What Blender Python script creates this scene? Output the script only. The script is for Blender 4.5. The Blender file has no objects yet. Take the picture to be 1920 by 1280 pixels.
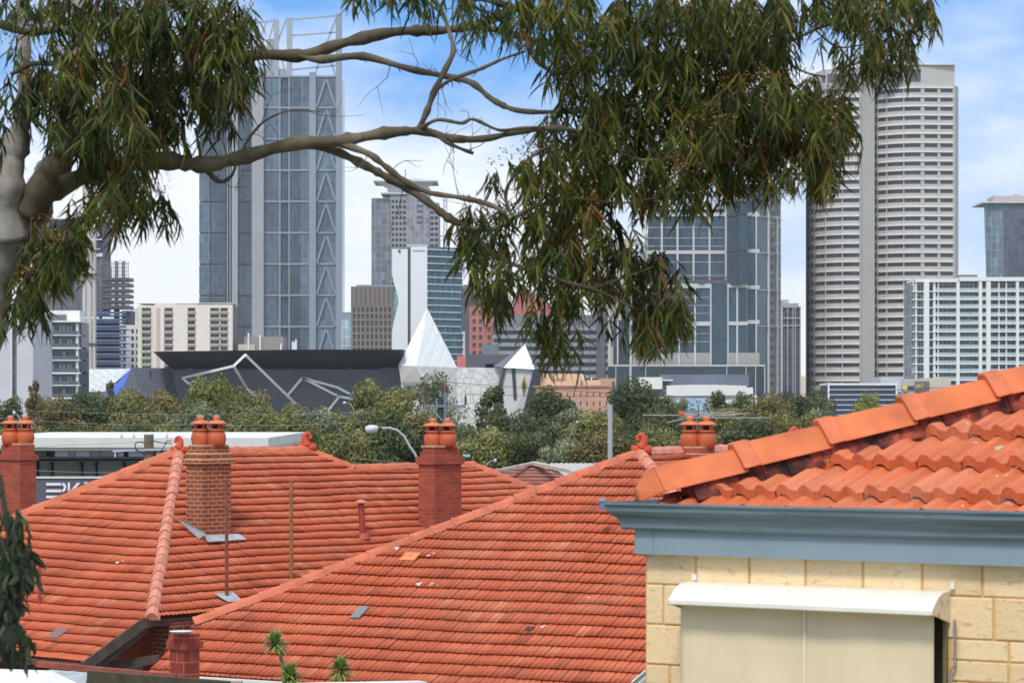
import bpy, bmesh, math, random
from mathutils import Vector, Matrix
random.seed(7)
S = bpy.context.scene
C = S.collection
F, H, CZ = 5100.0, 750.0, 8.0
V = Vector
def P(px, py, Y): return V(((px-960)/F*Y, Y, CZ+(H-py)/F*Y))
def lin(c):
    return tuple(((x/255)/12.92 if x/255 <= .04045 else (((x/255)+.055)/1.055)**2.4) for x in c)

# ---------------------------------------------------------------- materials
def new_mat(name):
    m = bpy.data.materials.new(name); m.use_nodes = True
    nt = m.node_tree; b = nt.nodes['Principled BSDF']
    return m, nt, b
def nd(nt, t, **k):
    n = nt.nodes.new(t)
    for a, v in k.items():
        if a.startswith('_'): n.inputs[a[1:].replace('_', ' ')].default_value = v
        else: setattr(n, a, v)
    return n
def math_n(nt, op, a, b=None, clamp=False):
    n = nt.nodes.new('ShaderNodeMath'); n.operation = op; n.use_clamp = clamp
    for i, x in enumerate((a, b)):
        if x is None: continue
        if isinstance(x, (int, float)): n.inputs[i].default_value = x
        else: nt.links.new(x, n.inputs[i])
    return n.outputs[0]
def mixc(nt, f, a, b, mode='MIX'):
    n = nt.nodes.new('ShaderNodeMix'); n.data_type = 'RGBA'; n.blend_type = mode
    for i, x in ((0, f), (6, a), (7, b)):
        if isinstance(x, (int, float)): n.inputs[i].default_value = x
        elif isinstance(x, tuple): n.inputs[i].default_value = (x+(1,))[:4]
        else: nt.links.new(x, n.inputs[i])
    return n.outputs[2]
def ramp(nt, f, stops):
    n = nt.nodes.new('ShaderNodeValToRGB'); cr = n.color_ramp
    while len(cr.elements) < len(stops): cr.elements.new(.5)
    for e, (p, c) in zip(cr.elements, stops):
        e.position = p; e.color = (c, c, c, 1) if isinstance(c, (int, float)) else (c+(1,))[:4]
    nt.links.new(f, n.inputs[0]); return n.outputs[0]
def noise(nt, vec, scale, detail=4, rough=.55):
    n = nd(nt, 'ShaderNodeTexNoise', _Scale=scale, _Detail=detail, _Roughness=rough)
    if vec is not None: nt.links.new(vec, n.inputs['Vector'])
    return n.outputs['Fac']
def bump(nt, b, h, dist=.01, st=.6):
    n = nd(nt, 'ShaderNodeBump', _Strength=st, _Distance=dist)
    nt.links.new(h, n.inputs['Height']); nt.links.new(n.outputs[0], b.inputs['Normal'])
def geo(nt): return nt.nodes.new('ShaderNodeNewGeometry').outputs['Position']
def uvn(nt): return nt.nodes.new('ShaderNodeTexCoord').outputs['UV']
def scaled(nt, v, s):
    n = nt.nodes.new('ShaderNodeMapping'); n.inputs['Scale'].default_value = s
    nt.links.new(v, n.inputs['Vector']); return n.outputs[0]
MC = {}
def M(name, col, rough=.7, var=.12, scale=1.0, metal=0.0, streak=0.0, bmp=0.0, spec=.5, rand=0.0):
    """weathered plain surface; col is base colour in sRGB 0-255"""
    if name in MC: return MC[name]
    m, nt, b = new_mat(name); c = lin(col)
    f = noise(nt, geo(nt), scale, 5)
    d = tuple(x*(1-var) for x in c); l = tuple(min(1, x*(1+var)) for x in c)
    out = ramp(nt, f, [(.3, d), (.7, l)])
    if streak:
        s = noise(nt, scaled(nt, geo(nt), (1.0, 1.0, .06)), scale*3, 3)
        out = mixc(nt, math_n(nt, 'MULTIPLY', ramp(nt, s, [(.45, 0.0), (.75, 1.0)]), streak), out, tuple(x*.55 for x in c))
    if rand:
        r = nt.nodes.new('ShaderNodeObjectInfo').outputs['Random']
        out = mixc(nt, 1.0, out, ramp(nt, r, [(0, 1-rand), (1, 1.0)]), 'MULTIPLY')
    nt.links.new(out, b.inputs['Base Color'])
    b.inputs['Roughness'].default_value = rough; b.inputs['Metallic'].default_value = metal
    b.inputs['Specular IOR Level'].default_value = spec
    if bmp: bump(nt, b, noise(nt, geo(nt), scale*6, 6), bmp)
    MC[name] = m; return m
def GL(name, col, rough=.12, rand=.35, mu=3.2, mv=3.6, line=.07, lcol=None, blind=.25):
    """curtain-wall glass: tinted reflective panes, mullions and the odd drawn blind, in metres on the face's own UV"""
    if name in MC: return MC[name]
    m, nt, b = new_mat(name); c = lin(col)
    uv = uvn(nt)
    br = nd(nt, 'ShaderNodeTexBrick', offset=0.0, _Scale=1.0, _Mortar_Size=line, _Brick_Width=mu, _Row_Height=mv, _Mortar_Smooth=.2, _Bias=0.0)
    nt.links.new(uv, br.inputs['Vector'])
    br.inputs['Color1'].default_value = tuple(x*.75 for x in c)+(1,)
    br.inputs['Color2'].default_value = tuple(min(1, x*1.25) for x in c)+(1,)
    br.inputs['Mortar'].default_value = lin(lcol if lcol else tuple(min(255, x*1.25+12) for x in col))+(1,)
    cell = nd(nt, 'ShaderNodeVectorMath', operation='FLOOR')
    nt.links.new(scaled(nt, uv, (1/(mu*.5), 1/mv, 1)), cell.inputs[0])
    wn = nd(nt, 'ShaderNodeTexWhiteNoise', noise_dimensions='2D'); nt.links.new(cell.outputs[0], wn.inputs['Vector'])
    bl = ramp(nt, wn.outputs['Value'], [(.78, 0.0), (1.0, 1.0)])
    out = mixc(nt, math_n(nt, 'MULTIPLY', bl, blind), br.outputs['Color'], tuple(min(1, x*3+.05) for x in c))
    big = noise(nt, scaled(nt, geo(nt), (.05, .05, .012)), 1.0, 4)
    out = mixc(nt, 1.0, out, ramp(nt, big, [(.35, .62), (.65, 1.25)]), 'MULTIPLY')  # broad, tall patches of reflection painted into the glass colour
    if rand:
        r = nt.nodes.new('ShaderNodeObjectInfo').outputs['Random']
        out = mixc(nt, 1.0, out, ramp(nt, r, [(0, 1-rand), (1, 1.05)]), 'MULTIPLY')
    nt.links.new(out, b.inputs['Base Color']); b.inputs['Roughness'].default_value = rough
    b.inputs['Specular IOR Level'].default_value = .55; b.inputs['IOR'].default_value = 1.5
    MC[name] = m; return m
def tile_mat(name, base, dark, pale, tw, e, lichen=.3, moss=.25, grooves=0):
    m, nt, b = new_mat(name)
    uv = uvn(nt); g = geo(nt)
    cell = nd(nt, 'ShaderNodeVectorMath', operation='FLOOR'); nt.links.new(uv, cell.inputs[0])
    wn = nd(nt, 'ShaderNodeTexWhiteNoise', noise_dimensions='2D'); nt.links.new(cell.outputs[0], wn.inputs['Vector'])
    B, D, L = lin(base), lin(dark), lin(pale)
    mid = tuple((p+q)/2 for p, q in zip(B, D))
    c = ramp(nt, wn.outputs['Value'], [(0, tuple(p*.6+q*.4 for p, q in zip(B, D))), (.1, B), (.8, B), (.97, tuple(p*.6+q*.4 for p, q in zip(B, L))), (1, L)])
    # rows of tiles replaced over the years: slow change of tone
    c = mixc(nt, ramp(nt, noise(nt, g, .45, 3), [(.42, 0.0), (.7, .55)]), c, tuple((p*.6+q*.4) for p, q in zip(B, D)))
    c = mixc(nt, ramp(nt, noise(nt, g, .8, 3), [(.5, 0.0), (.8, .6)]), c, L)
    st = noise(nt, scaled(nt, uv, (2.5, .12, 1)), 2.0, 4)
    c = mixc(nt, ramp(nt, st, [(.45, 0.0), (.75, moss)]), c, D)
    li = noise(nt, g, 7.0, 3, .5)
    c = mixc(nt, ramp(nt, li, [(.70, 0.0), (.76, lichen)]), c, lin((205, 195, 170)))
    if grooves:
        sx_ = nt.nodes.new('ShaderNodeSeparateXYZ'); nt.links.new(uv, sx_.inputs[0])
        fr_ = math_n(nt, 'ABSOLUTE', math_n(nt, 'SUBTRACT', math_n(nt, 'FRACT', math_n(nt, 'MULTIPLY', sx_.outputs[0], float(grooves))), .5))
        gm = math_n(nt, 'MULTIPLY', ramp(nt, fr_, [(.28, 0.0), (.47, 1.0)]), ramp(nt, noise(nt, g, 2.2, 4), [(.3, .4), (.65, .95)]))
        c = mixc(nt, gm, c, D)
    fine = noise(nt, g, 60.0, 3)
    c = mixc(nt, 1.0, c, ramp(nt, fine, [(.3, .85), (.7, 1.1)]), 'MULTIPLY')
    nt.links.new(c, b.inputs['Base Color']); b.inputs['Roughness'].default_value = .62
    bump(nt, b, fine, .003)
    return m
def brick_mat(name, c1, c2, mort, bw=.24, rh=.086, ms=.009, dirt=.25, off=.5):
    m, nt, b = new_mat(name)
    uv = uvn(nt)
    br = nd(nt, 'ShaderNodeTexBrick', offset=off, _Scale=1.0, _Mortar_Size=ms, _Brick_Width=bw, _Row_Height=rh, _Mortar_Smooth=.15, _Bias=0.0)
    nt.links.new(uv, br.inputs['Vector'])
    for k, c in (('Color1', c1), ('Color2', c2), ('Mortar', mort)): br.inputs[k].default_value = lin(c)+(1,)
    c = mixc(nt, math_n(nt, 'MULTIPLY', ramp(nt, noise(nt, geo(nt), 3.0, 5), [(.45, 0.0), (.75, 1.0)]), dirt), br.outputs['Color'], lin(tuple(x*.5 for x in c1)))
    c = mixc(nt, 1.0, c, ramp(nt, noise(nt, geo(nt), 22, 3), [(.3, .82), (.7, 1.12)]), 'MULTIPLY')
    nt.links.new(c, b.inputs['Base Color']); b.inputs['Roughness'].default_value = .85
    bump(nt, b, br.outputs['Fac'], -.006)
    return m

# ---------------------------------------------------------------- mesh builder
ORG = {}
class MB:
    def __init__(s): s.v = []; s.f = []
    def add(s, vs, fs):
        o = len(s.v); s.v += [V(x) for x in vs]; s.f += [tuple(o+i for i in f) for f in fs]
    def hexa(s, c):   # 8 corners: bottom 4 ccw then top 4
        s.add(c, [(3,2,1,0), (4,5,6,7), (0,1,5,4), (1,2,6,5), (2,3,7,6), (3,0,4,7)])
    def obox(s, o, u, w, a0, a1, b0, b1, z0, z1):   # oriented box, u/w horizontal unit vectors
        def q(a, b, z): return V((o[0]+u[0]*a+w[0]*b, o[1]+u[1]*a+w[1]*b, z))
        s.hexa([q(a0,b0,z0), q(a1,b0,z0), q(a1,b1,z0), q(a0,b1,z0), q(a0,b0,z1), q(a1,b0,z1), q(a1,b1,z1), q(a0,b1,z1)])
    def box(s, x0, x1, y0, y1, z0, z1): s.obox((0,0), (1,0), (0,1), x0, x1, y0, y1, z0, z1)
    def bar(s, p, q, w, h=None, up=(0,0,1)):
        p, q = V(p), V(q); d = (q-p).normalized(); h = h or w
        r = d.cross(V(up))
        if r.length < .01: r = d.cross(V((0,1,0)))
        r.normalize(); t = r.cross(d).normalized(); r *= w/2; t *= h/2
        s.hexa([p-r-t, p+r-t, q+r-t, q-r-t, p-r+t, p+r+t, q+r+t, q-r+t])
    def tube(s, pts, rad, n=8, cap=True):
        pts = [V(p) for p in pts]; k = len(pts)
        if not isinstance(rad, (list, tuple)): rad = [rad]*k
        rings = []; ref = V((0,1,0))
        for i, p in enumerate(pts):
            d = (pts[min(k-1, i+1)]-pts[max(0, i-1)]).normalized()
            a = d.cross(ref)
            if a.length < .05: a = d.cross(V((1,0,0)))
            a.normalize(); b = d.cross(a).normalized()
            rings.append([p+(a*math.cos(6.28318*j/n)+b*math.sin(6.28318*j/n))*rad[i] for j in range(n)])
        vs = [x for r in rings for x in r]; fs = []
        for i in range(k-1):
            for j in range(n):
                fs.append((i*n+j, i*n+(j+1) % n, (i+1)*n+(j+1) % n, (i+1)*n+j))
        if cap: fs += [tuple(range(n))[::-1], tuple((k-1)*n+j for j in range(n))]
        s.add(vs, fs)
    def lathe(s, c, prof, n=20, z0=0):
        s.tubez([(r, z0+z) for r, z in prof], c, n)
    def tubez(s, prof, c, n):
        vs = []; fs = []
        for r, z in prof:
            for j in range(n):
                vs.append((c[0]+r*math.cos(6.28318*j/n), c[1]+r*math.sin(6.28318*j/n), c[2]+z))
        for i in range(len(prof)-1):
            for j in range(n):
                fs.append((i*n+j, i*n+(j+1) % n, (i+1)*n+(j+1) % n, (i+1)*n+j))
        fs += [tuple(range(n))[::-1], tuple((len(prof)-1)*n+j for j in range(n))]
        s.add(vs, fs)
    def poly(s, pts, off):   # extruded polygon
        n = len(pts); pts = [V(p) for p in pts]; off = V(off)
        s.add(pts+[p+off for p in pts], [tuple(range(n)), tuple(range(n, 2*n))[::-1]]+[(i, (i+1) % n, n+(i+1) % n, n+i)[::-1] for i in range(n)])
    def build(s, name, mat, parent=None, smooth=False, uv=True, bevel=0):
        me = bpy.data.meshes.new(name)
        o = ORG.get(parent, V((0,0,0))) if parent else V((0,0,0))
        if parent is None and s.v:
            o = V((sum(v.x for v in s.v)/len(s.v), sum(v.y for v in s.v)/len(s.v), min(v.z for v in s.v)))
        me.from_pydata([v-o for v in s.v], [], s.f)
        if uv:
            l = me.uv_layers.new(name='UVMap').data
            for p in me.polygons:
                n = p.normal
                t = V((0,0,1)).cross(n)
                t = V((1,0,0)) if t.length < .2 else t.normalized()
                w = n.cross(t)
                for li in p.loop_indices:
                    c = me.vertices[me.loops[li].vertex_index].co
                    l[li].uv = (c.dot(t), c.dot(w))
        if smooth:
            for p in me.polygons: p.use_smooth = True
        me.materials.append(mat)
        ob = bpy.data.objects.new(name, me); C.objects.link(ob)
        if parent: ob.parent = parent
        else: ob.location = o
        ORG[ob] = o
        if bevel:
            bv = ob.modifiers.new('b', 'BEVEL'); bv.width = bevel; bv.segments = 2; bv.limit_method = 'ANGLE'
        return ob
def tag(o, label, cat, group=None, kind=None):
    o['label'] = label; o['category'] = cat
    if group: o['group'] = group
    if kind: o['kind'] = kind
    return o
def thing(name, loc, label, cat, group=None):
    o = bpy.data.objects.new(name, None); C.objects.link(o); o.location = loc; ORG[o] = V(loc)
    o.empty_display_size = .1
    return tag(o, label, cat, group)
def copy_thing(o, loc, label=None):
    c = o.copy(); C.objects.link(c); c.location = loc; ORG[c] = V(loc)
    if label: c['label'] = label
    for ch in list(o.children):
        d = ch.copy(); C.objects.link(d); d.parent = c
        for g in list(ch.children):
            e = g.copy(); C.objects.link(e); e.parent = d
    return c

# ================================================================ setting
WM, nt, b = new_mat('ground_mat')
c = ramp(nt, noise(nt, geo(nt), .05, 6), [(.35, lin((86, 92, 58))), (.65, lin((128, 118, 92)))])
nt.links.new(c, b.inputs['Base Color']); b.inputs['Roughness'].default_value = .95
g = MB(); g.box(-4990, 4990, -50, 5990, -1, 0); o = g.build('ground', WM); o['kind'] = 'structure'
r_ = MB(); r_.box(-400, 400, 122, 132, 0.0, .02); o = r_.build('road', M('asphalt', (72, 72, 74), .9, .15, .5)); o['kind'] = 'structure'
r_ = MB(); r_.box(-400, 400, 118.5, 122, 0.0, .14); o = r_.build('pavement', M('paving', (150, 146, 138), .9, .12, .5)); o['kind'] = 'structure'

# ================================================================ roofs
def uvd(deg):
    a = math.radians(deg)
    return V((math.cos(a), -math.sin(a), 0)), V((math.sin(a), math.cos(a), 0))
def tile_plane(name, mat, parent, A, u, down, pitch, poly, e, tw, thick, prof, nsub=8, clip=(), jit=.004, phase=0.0, under=.035, gap=0.0):
    """roof plane through A; u horizontal along the courses, down = horizontal downhill unit vector.
    poly (convex) in (a, t): a along u, t metres down the slope from A.  clip: (point, normal) planes that keep the +normal side"""
    cp, sp = math.cos(pitch), math.sin(pitch)
    sd = down*cp + V((0,0,-sp)); n = down*sp + V((0,0,cp))
    a0 = min(p[0] for p in poly); a1 = max(p[0] for p in poly); t0 = min(p[1] for p in poly); t1 = max(p[1] for p in poly)
    k0 = math.floor((t0-phase)/e)-1; k1 = math.ceil((t1-phase)/e)+1
    i0 = math.floor(a0/tw)-1; i1 = math.ceil(a1/tw)+1
    org = ORG[parent]
    bm = bmesh.new(); ul = bm.loops.layers.uv.new('UVMap')
    rnd = random.Random(3)
    from mathutils import noise as mn
    def sag(a, t): return .05*mn.noise(V((a*.3, t*.3, A.x)))+.014*mn.noise(V((a*1.3, t*1.1, A.x))) if jit > .003 else .005*mn.noise(V((a*2, t*2, 0)))
    for k in range(k0, k1):
        tt = phase+k*e
        hs = (k % 2)*.5
        for i in range(i0, i1):
            j = rnd.uniform(-jit, jit); j2 = rnd.uniform(-jit, jit)*2; jt = rnd.uniform(-jit, jit)*2
            sg0 = sag(i*tw, tt); sg1 = sag(i*tw, tt+e); rows = []
            for q in range(nsub+1):
                fr = q/nsub; a = (i+hs+fr*(1-gap))*tw; p = prof(fr)
                up = A+u*a+sd*(tt-.02)+n*(p*.8+j+sg0)
                lo = A+u*a+sd*(tt+e+jt)+n*(p+thick+j+j2*fr+sg1)
                bt = A+u*a+sd*(tt+e+jt-under)+n*((p*.7-.006 if under > 0 else p+.004)+j+sg1)
                rows.append((bm.verts.new(up-org), bm.verts.new(lo-org), bm.verts.new(bt-org)))
            for q in range(nsub):
                x, y = rows[q], rows[q+1]
                fa = bm.faces.new((x[0], x[1], y[1], y[0])); fa.smooth = True
                for lp, w in zip(fa.loops, ((q/nsub, 0), (q/nsub, .98), ((q+1)/nsub, .98), ((q+1)/nsub, 0))):
                    lp[ul].uv = (i+.001+w[0]*.998, k+w[1]+.005)
                fb = bm.faces.new((x[1], x[2], y[2], y[1]))
                for lp, w in zip(fb.loops, ((q/nsub, .98), (q/nsub, .99), ((q+1)/nsub, .99), ((q+1)/nsub, .98))):
                    lp[ul].uv = (i+.001+w[0]*.998, k+w[1]+.005)
    m = len(poly); cx = sum(p[0] for p in poly)/m; ct = sum(p[1] for p in poly)/m
    for q in range(m):
        p, r = poly[q], poly[(q+1) % m]
        pw = A+u*p[0]+sd*p[1]-org; rw = A+u*r[0]+sd*r[1]-org; cw = A+u*cx+sd*ct-org
        pn = (rw-pw).cross(n).normalized()
        if (cw-pw).dot(pn) > 0: pn = -pn
        bmesh.ops.bisect_plane(bm, geom=bm.verts[:]+bm.edges[:]+bm.faces[:], plane_co=pw, plane_no=pn, clear_outer=True)
    for co, no in clip:
        bmesh.ops.bisect_plane(bm, geom=bm.verts[:]+bm.edges[:]+bm.faces[:], plane_co=V(co)-org, plane_no=-V(no), clear_outer=True)
    me = bpy.data.meshes.new(name); bm.to_mesh(me); bm.free(); me.materials.append(mat)
    ob = bpy.data.objects.new(name, me); C.objects.link(ob); ob.parent = parent; ORG[ob] = org
    return ob, (A, u, sd, n)
def ridge_caps(name, mat, parent, p, q, w=.14, h=.10, seg=.42, lift=.03):
    """overlapping angular ridge/hip cappings along p->q (p is the upper end)"""
    p, q = V(p), V(q); L = (q-p).length; d = (q-p)/L
    r = d.cross(V((0,0,1))).normalized(); t = r.cross(d).normalized()
    mb = MB(); k = max(1, int(L/seg)); sg = L/k; rnd = random.Random(5)
    for i in range(k):
        j = rnd.uniform(-.008, .008)
        s0 = p+d*(i*sg)+t*(lift+j); s1 = p+d*((i+1)*sg+.03)+t*(lift+.012+j)
        def ring(c, k_): return [c+r*(-w*k_)-t*h*.55, c+r*(-w*.62*k_)+t*h*.35*k_, c+r*(-w*.2*k_)+t*h*k_*.8, c+r*(w*.2*k_)+t*h*k_*.8, c+r*(w*.62*k_)+t*h*.35*k_, c+r*(w*k_)-t*h*.55]
        def shell(c0, c1, k0, k1):
            A_, B_ = ring(c0, k0), ring(c1, k1)
            mb.add(A_+B_, [(x, x+6, x+7, x+1) for x in range(5)]+[(6, 11, 10, 9, 8, 7), (0, 1, 2, 3, 4, 5), (0, 5, 11, 6)])
        shell(s0, s1, 1, 1.06)
        shell(s1-d*.06+t*.004, s1+d*.004+t*.004, 1.08, 1.08)
    bd = MB(); bd.bar(p-t*.06, q-t*.06, w*1.9, .10)
    bd.build('cap_bedding', BEDM, parent)
    return mb.build(name, mat, parent)
def finial(parent, base, mat, dirv=(1,0,0), s=1.0):
    """curled terracotta scroll finial"""
    b_ = V(base); d = V(dirv).normalized(); mb = MB()
    pts = []; rad = []
    for i in range(15):
        t = i/14
        if t < .5: x = -.05*math.sin(t*3.14); z = t*2*.17
        else:
            a = (t-.5)*2*3.6; rr = .07*(1-.3*(t-.5)*2)
            x = .02-rr*math.cos(a); z = .17+rr*math.sin(a)*1.5
        pts.append(b_+d*(x*s)+V((0,0,z*s))); rad.append((.11-.075*min(1, t*1.15)+.012*(t > .9))*s)
    mb.tube(pts, rad, 10)
    mb.tube([b_-d*.2*s-V((0,0,.05)), b_+d*.2*s-V((0,0,.05))], .1*s, 8)
    return mb.build('finial', mat, parent, smooth=True)

def marseille(fr):
    x = (fr*4) % 1.0
    return .015*max(0, math.sin(math.pi*x))**1.2+.024*abs(math.sin(fr*6.283))**.8
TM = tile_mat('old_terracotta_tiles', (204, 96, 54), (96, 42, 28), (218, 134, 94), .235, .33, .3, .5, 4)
RM = M('ridge_terracotta', (190, 104, 72), .75, .25, 2.5, bmp=.01)
BEDM = M('stained_mortar', (92, 62, 50), .95, .45, 5)
RMP = M('ridge_terracotta_pale', (200, 130, 108), .8, .25, 3.5, bmp=.01)
FIN = M('finial_terracotta', (192, 74, 44), .7, .15, 8)
WHT = M('white_paint', (225, 225, 222), .55, .05, 2, streak=.15)
DTIM = M('weathered_timber', (84, 72, 62), .9, .35, 4, streak=.5, bmp=.01)
PITCH = math.radians(30)

# ---- middle house
u, v = uvd(30)
A = P(1200, 850, 55.2); PM = math.radians(26.9); R = 8.0; RISE = R*math.tan(PM); RL = 7.6
mid = thing('tiled_house', (A.x, A.y, 0), 'house under a wide hipped red tile roof with one scroll finial, in the middle', 'house', 'red tiled houses')
T = R/math.cos(PM)
_pl = (A, u, (-v)*math.cos(PM)+V((0,0,-math.sin(PM))), (-v)*math.sin(PM)+V((0,0,math.cos(PM))))
def _at(px, py):
    o_ = V((0,0,CZ)); d_ = P(px, py, 1)-o_; q_ = o_+d_*((A-o_).dot(_pl[3])/d_.dot(_pl[3])); return ((q_-A).dot(u), (q_-A).dot(_pl[2]))
_c1 = _at(374, 1168); _k = abs(_c1[0])/(_c1[1]*math.cos(PM)); _c2 = _at(286, 1250)
_c1 = (-_c1[1]*math.cos(PM), _c1[1])
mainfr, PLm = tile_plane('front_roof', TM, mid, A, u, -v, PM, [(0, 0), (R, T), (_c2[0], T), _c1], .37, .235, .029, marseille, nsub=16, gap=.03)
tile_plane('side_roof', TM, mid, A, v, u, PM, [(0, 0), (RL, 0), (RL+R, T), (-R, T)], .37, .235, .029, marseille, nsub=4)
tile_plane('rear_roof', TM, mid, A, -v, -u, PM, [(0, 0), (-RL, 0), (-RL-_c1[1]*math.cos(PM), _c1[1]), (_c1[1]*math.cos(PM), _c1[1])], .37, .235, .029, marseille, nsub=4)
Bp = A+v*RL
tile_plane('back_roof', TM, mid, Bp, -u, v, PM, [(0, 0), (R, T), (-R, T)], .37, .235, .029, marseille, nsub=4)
eav = {}
for k, (x, y) in {'fl': (-1, -1), 'fr': (1, -1)}.items(): eav[k] = A+u*R*x+v*R*y+V((0,0,-RISE))
for k, (x, y) in {'bl': (-1, 1), 'br': (1, 1)}.items(): eav[k] = Bp+u*R*x+v*R*y+V((0,0,-RISE))
ridge_caps('ridge_caps', RMP, mid, A, Bp)
hl_ = _c1[1]*math.cos(PM); ridge_caps('hip_caps', RM, mid, A, A-u*hl_-v*hl_-V((0,0,_c1[1]*math.sin(PM))), seg=.45, w=.15)
ridge_caps('hip_caps', RMP, mid, A, eav['fr'])
ridge_caps('hip_caps', RM, mid, Bp, eav['br']); ridge_caps('hip_caps', RM, mid, Bp, eav['bl'])
finial(mid, A+V((.03,0,.12)), FIN, (-1,.2,0), 1.0); finial(mid, Bp+V((0,0,.12)), FIN, (1,0,0), 1.2)
g = MB(); cN = A+v*(RL/2)
g.obox(cN, u, v, _c2[0]+1.2, R-.45, -R-RL/2+.45, R+RL/2-.45, 0, eav['fl'].z-.05)
g.build('wall', M('render_grey', (176, 172, 162), .85, .12, 1.2, streak=.3), mid)
g = MB()
for p, q in (('fl', 'fr'), ('fr', 'br'), ('br', 'bl'), ('bl', 'fl')):
    d = (eav[q]-eav[p]).normalized(); n = V((d.y, -d.x, 0))
    g.obox(eav[p], d, n, (_c2[0]+R-.1 if p == 'fl' else -.1), (eav[q]-eav[p]).length+.1, -.02, .11, eav[p].z-.16, eav[p].z-.015)
    g.obox(eav[p], d, n, (_c2[0]+R if p == 'fl' else .05), (eav[q]-eav[p]).length-.05, -.06, -.025, eav[p].z-.26, eav[p].z-.05)
g.build('gutter', WHT, mid)
g = MB()
for i in range(12):
    q = eav['fl']+(eav['fr']-eav['fl'])*((i+.4)/12)
    g.obox(q, u, v, -.04, .04, .0, .08, 0, q.z-.16)
g.build('veranda_posts', WHT, mid)['kind'] = 'stuff'
# a few odd tiles: replaced, lifted, splashed
def on_plane(pl, px, py, lift=0.0):
    A_, u_, sd, n = pl; o = V((0,0,CZ)); d = P(px, py, 1)-o
    t = (A_+n*lift-o).dot(n)/d.dot(n); return o+d*t
def patch_tile(name, parent, pl, px, py, mat, w=.22, l=.33, lift=.062):
    c_ = on_plane(pl, px, py); A_, u_, sd, n = pl; g = MB()
    a = [c_+u_*x*w/2+sd*y*l/2+n*lift for x, y in ((-1,-1), (1,-1), (1,1), (-1,1))]
    g.poly(a, n*-.03); return g.build(name, mat, parent)
patch_tile('skylight_tile', mid, PLm, 676, 1151, M('glass_tile', (110, 118, 122), .3, .2, 3), .2, .42)
patch_tile('new_tile', mid, PLm, 770, 1047, M('new_orange_tile', (212, 124, 72), .6, .1, 3), .34, .3)
def splash(parent, pl, px, py, r=.1, mat=None):
    c_ = on_plane(pl, px, py); A_, u_, sd, n = pl; g = MB(); rnd = random.Random(px)
    for k in range(5):
        q = c_+u_*rnd.uniform(-r, r)+sd*rnd.uniform(-r, r)*.7; rr = r*rnd.uniform(.15, .5)
        g.poly([q+u_*math.cos(a*1.05)*rr*rnd.uniform(.6, 1)+sd*math.sin(a*1.05)*rr*rnd.uniform(.6, 1)+n*.056 for a in range(6)], n*-.008)
    return g.build('lichen_patch', mat or M('lichen', (205, 198, 186), .9, .15, 9), parent)
for px, py in ((806, 1043), (782, 1099), (817, 1099), (742, 1031), (1103, 1124), (1025, 1180)): splash(mid, PLm, px, py, .09 if px != 1103 else .04)
patch_tile('broken_tile', mid, PLm, 994, 1182, M('dark_hole', (70, 58, 52), .9, .3, 9), .16, .12)

# ---- left house
u2, v2 = uvd(42)
A1 = P(335, 850, 60.0)
lh = thing('tiled_house', (A1.x, A1.y, 0), 'house under a steep red tile roof with two curled finials, left of the middle roof', 'house', 'red tiled houses')
tp = math.tan(PITCH); cp = math.cos(PITCH)
def hipz(px, py, A0, d):      # r such that A0 + d r - tan r lies at image height py
    k = (py-H)/F; return ((CZ-A0.z)-k*A0.y)/(k*d.y-tp)
hd = u2-v2; r1 = hipz(295, 1158, A1, hd); Fp = A1+hd*r1-V((0,0,tp*r1))
PLf = (A1, u2, (-v2)*cp+V((0,0,-math.sin(PITCH))), (-v2)*math.sin(PITCH)+V((0,0,cp)))
Gp = on_plane(PLf, 158, 1242); Kp = on_plane(PLf, 264, 1166)
def at2(p, A0, uu, sd): return ((p-A0).dot(uu), (p-A0).dot(sd))
fa, ka, ga = (at2(x, A1, u2, PLf[2]) for x in (Fp, Kp, Gp))
leftR = ga[1]*cp
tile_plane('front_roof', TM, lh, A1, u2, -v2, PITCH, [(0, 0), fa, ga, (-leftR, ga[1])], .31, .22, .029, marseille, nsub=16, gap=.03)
# right-hand slope in two stretches, upper ridge then stepped-down ridge
r2 = 3.9; A2 = A1+v2*r2
r3 = .74; Cc = A2+(u2+v2)*r3-V((0,0,tp*r3)); aC = (Cc-A1).dot(v2); tC = r3/cp
r4 = 4.1; aD = aC+r4; Dp = Cc+v2*r4; tF = fa[1]
clipm = (A, V((-u.x*math.sin(PM), -u.y*math.sin(PM), math.cos(PM))))
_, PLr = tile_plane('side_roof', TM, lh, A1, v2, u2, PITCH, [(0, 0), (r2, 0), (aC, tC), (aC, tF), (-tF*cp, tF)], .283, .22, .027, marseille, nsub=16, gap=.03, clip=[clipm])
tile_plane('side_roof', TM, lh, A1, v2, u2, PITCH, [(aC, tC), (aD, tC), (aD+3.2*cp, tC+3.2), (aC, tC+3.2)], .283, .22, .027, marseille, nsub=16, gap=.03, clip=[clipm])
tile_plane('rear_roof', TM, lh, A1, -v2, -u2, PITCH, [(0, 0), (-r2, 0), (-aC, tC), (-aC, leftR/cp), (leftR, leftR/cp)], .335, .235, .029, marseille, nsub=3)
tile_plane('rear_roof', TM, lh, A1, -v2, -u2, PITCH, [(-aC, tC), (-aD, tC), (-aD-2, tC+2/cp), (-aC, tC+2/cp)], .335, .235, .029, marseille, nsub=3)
ridge_caps('ridge_caps', RM, lh, A1, A2); ridge_caps('ridge_caps', RM, lh, A2, Cc); ridge_caps('ridge_caps', RM, lh, Cc, Dp)
ridge_caps('hip_caps', RM, lh, Dp, Dp+(u2+v2)*2.6-V((0,0,tp*2.6)))
ridge_caps('hip_caps', RM, lh, A1, A1+(-u2-v2)*leftR-V((0,0,tp*leftR)), w=.19, h=.14)
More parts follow.
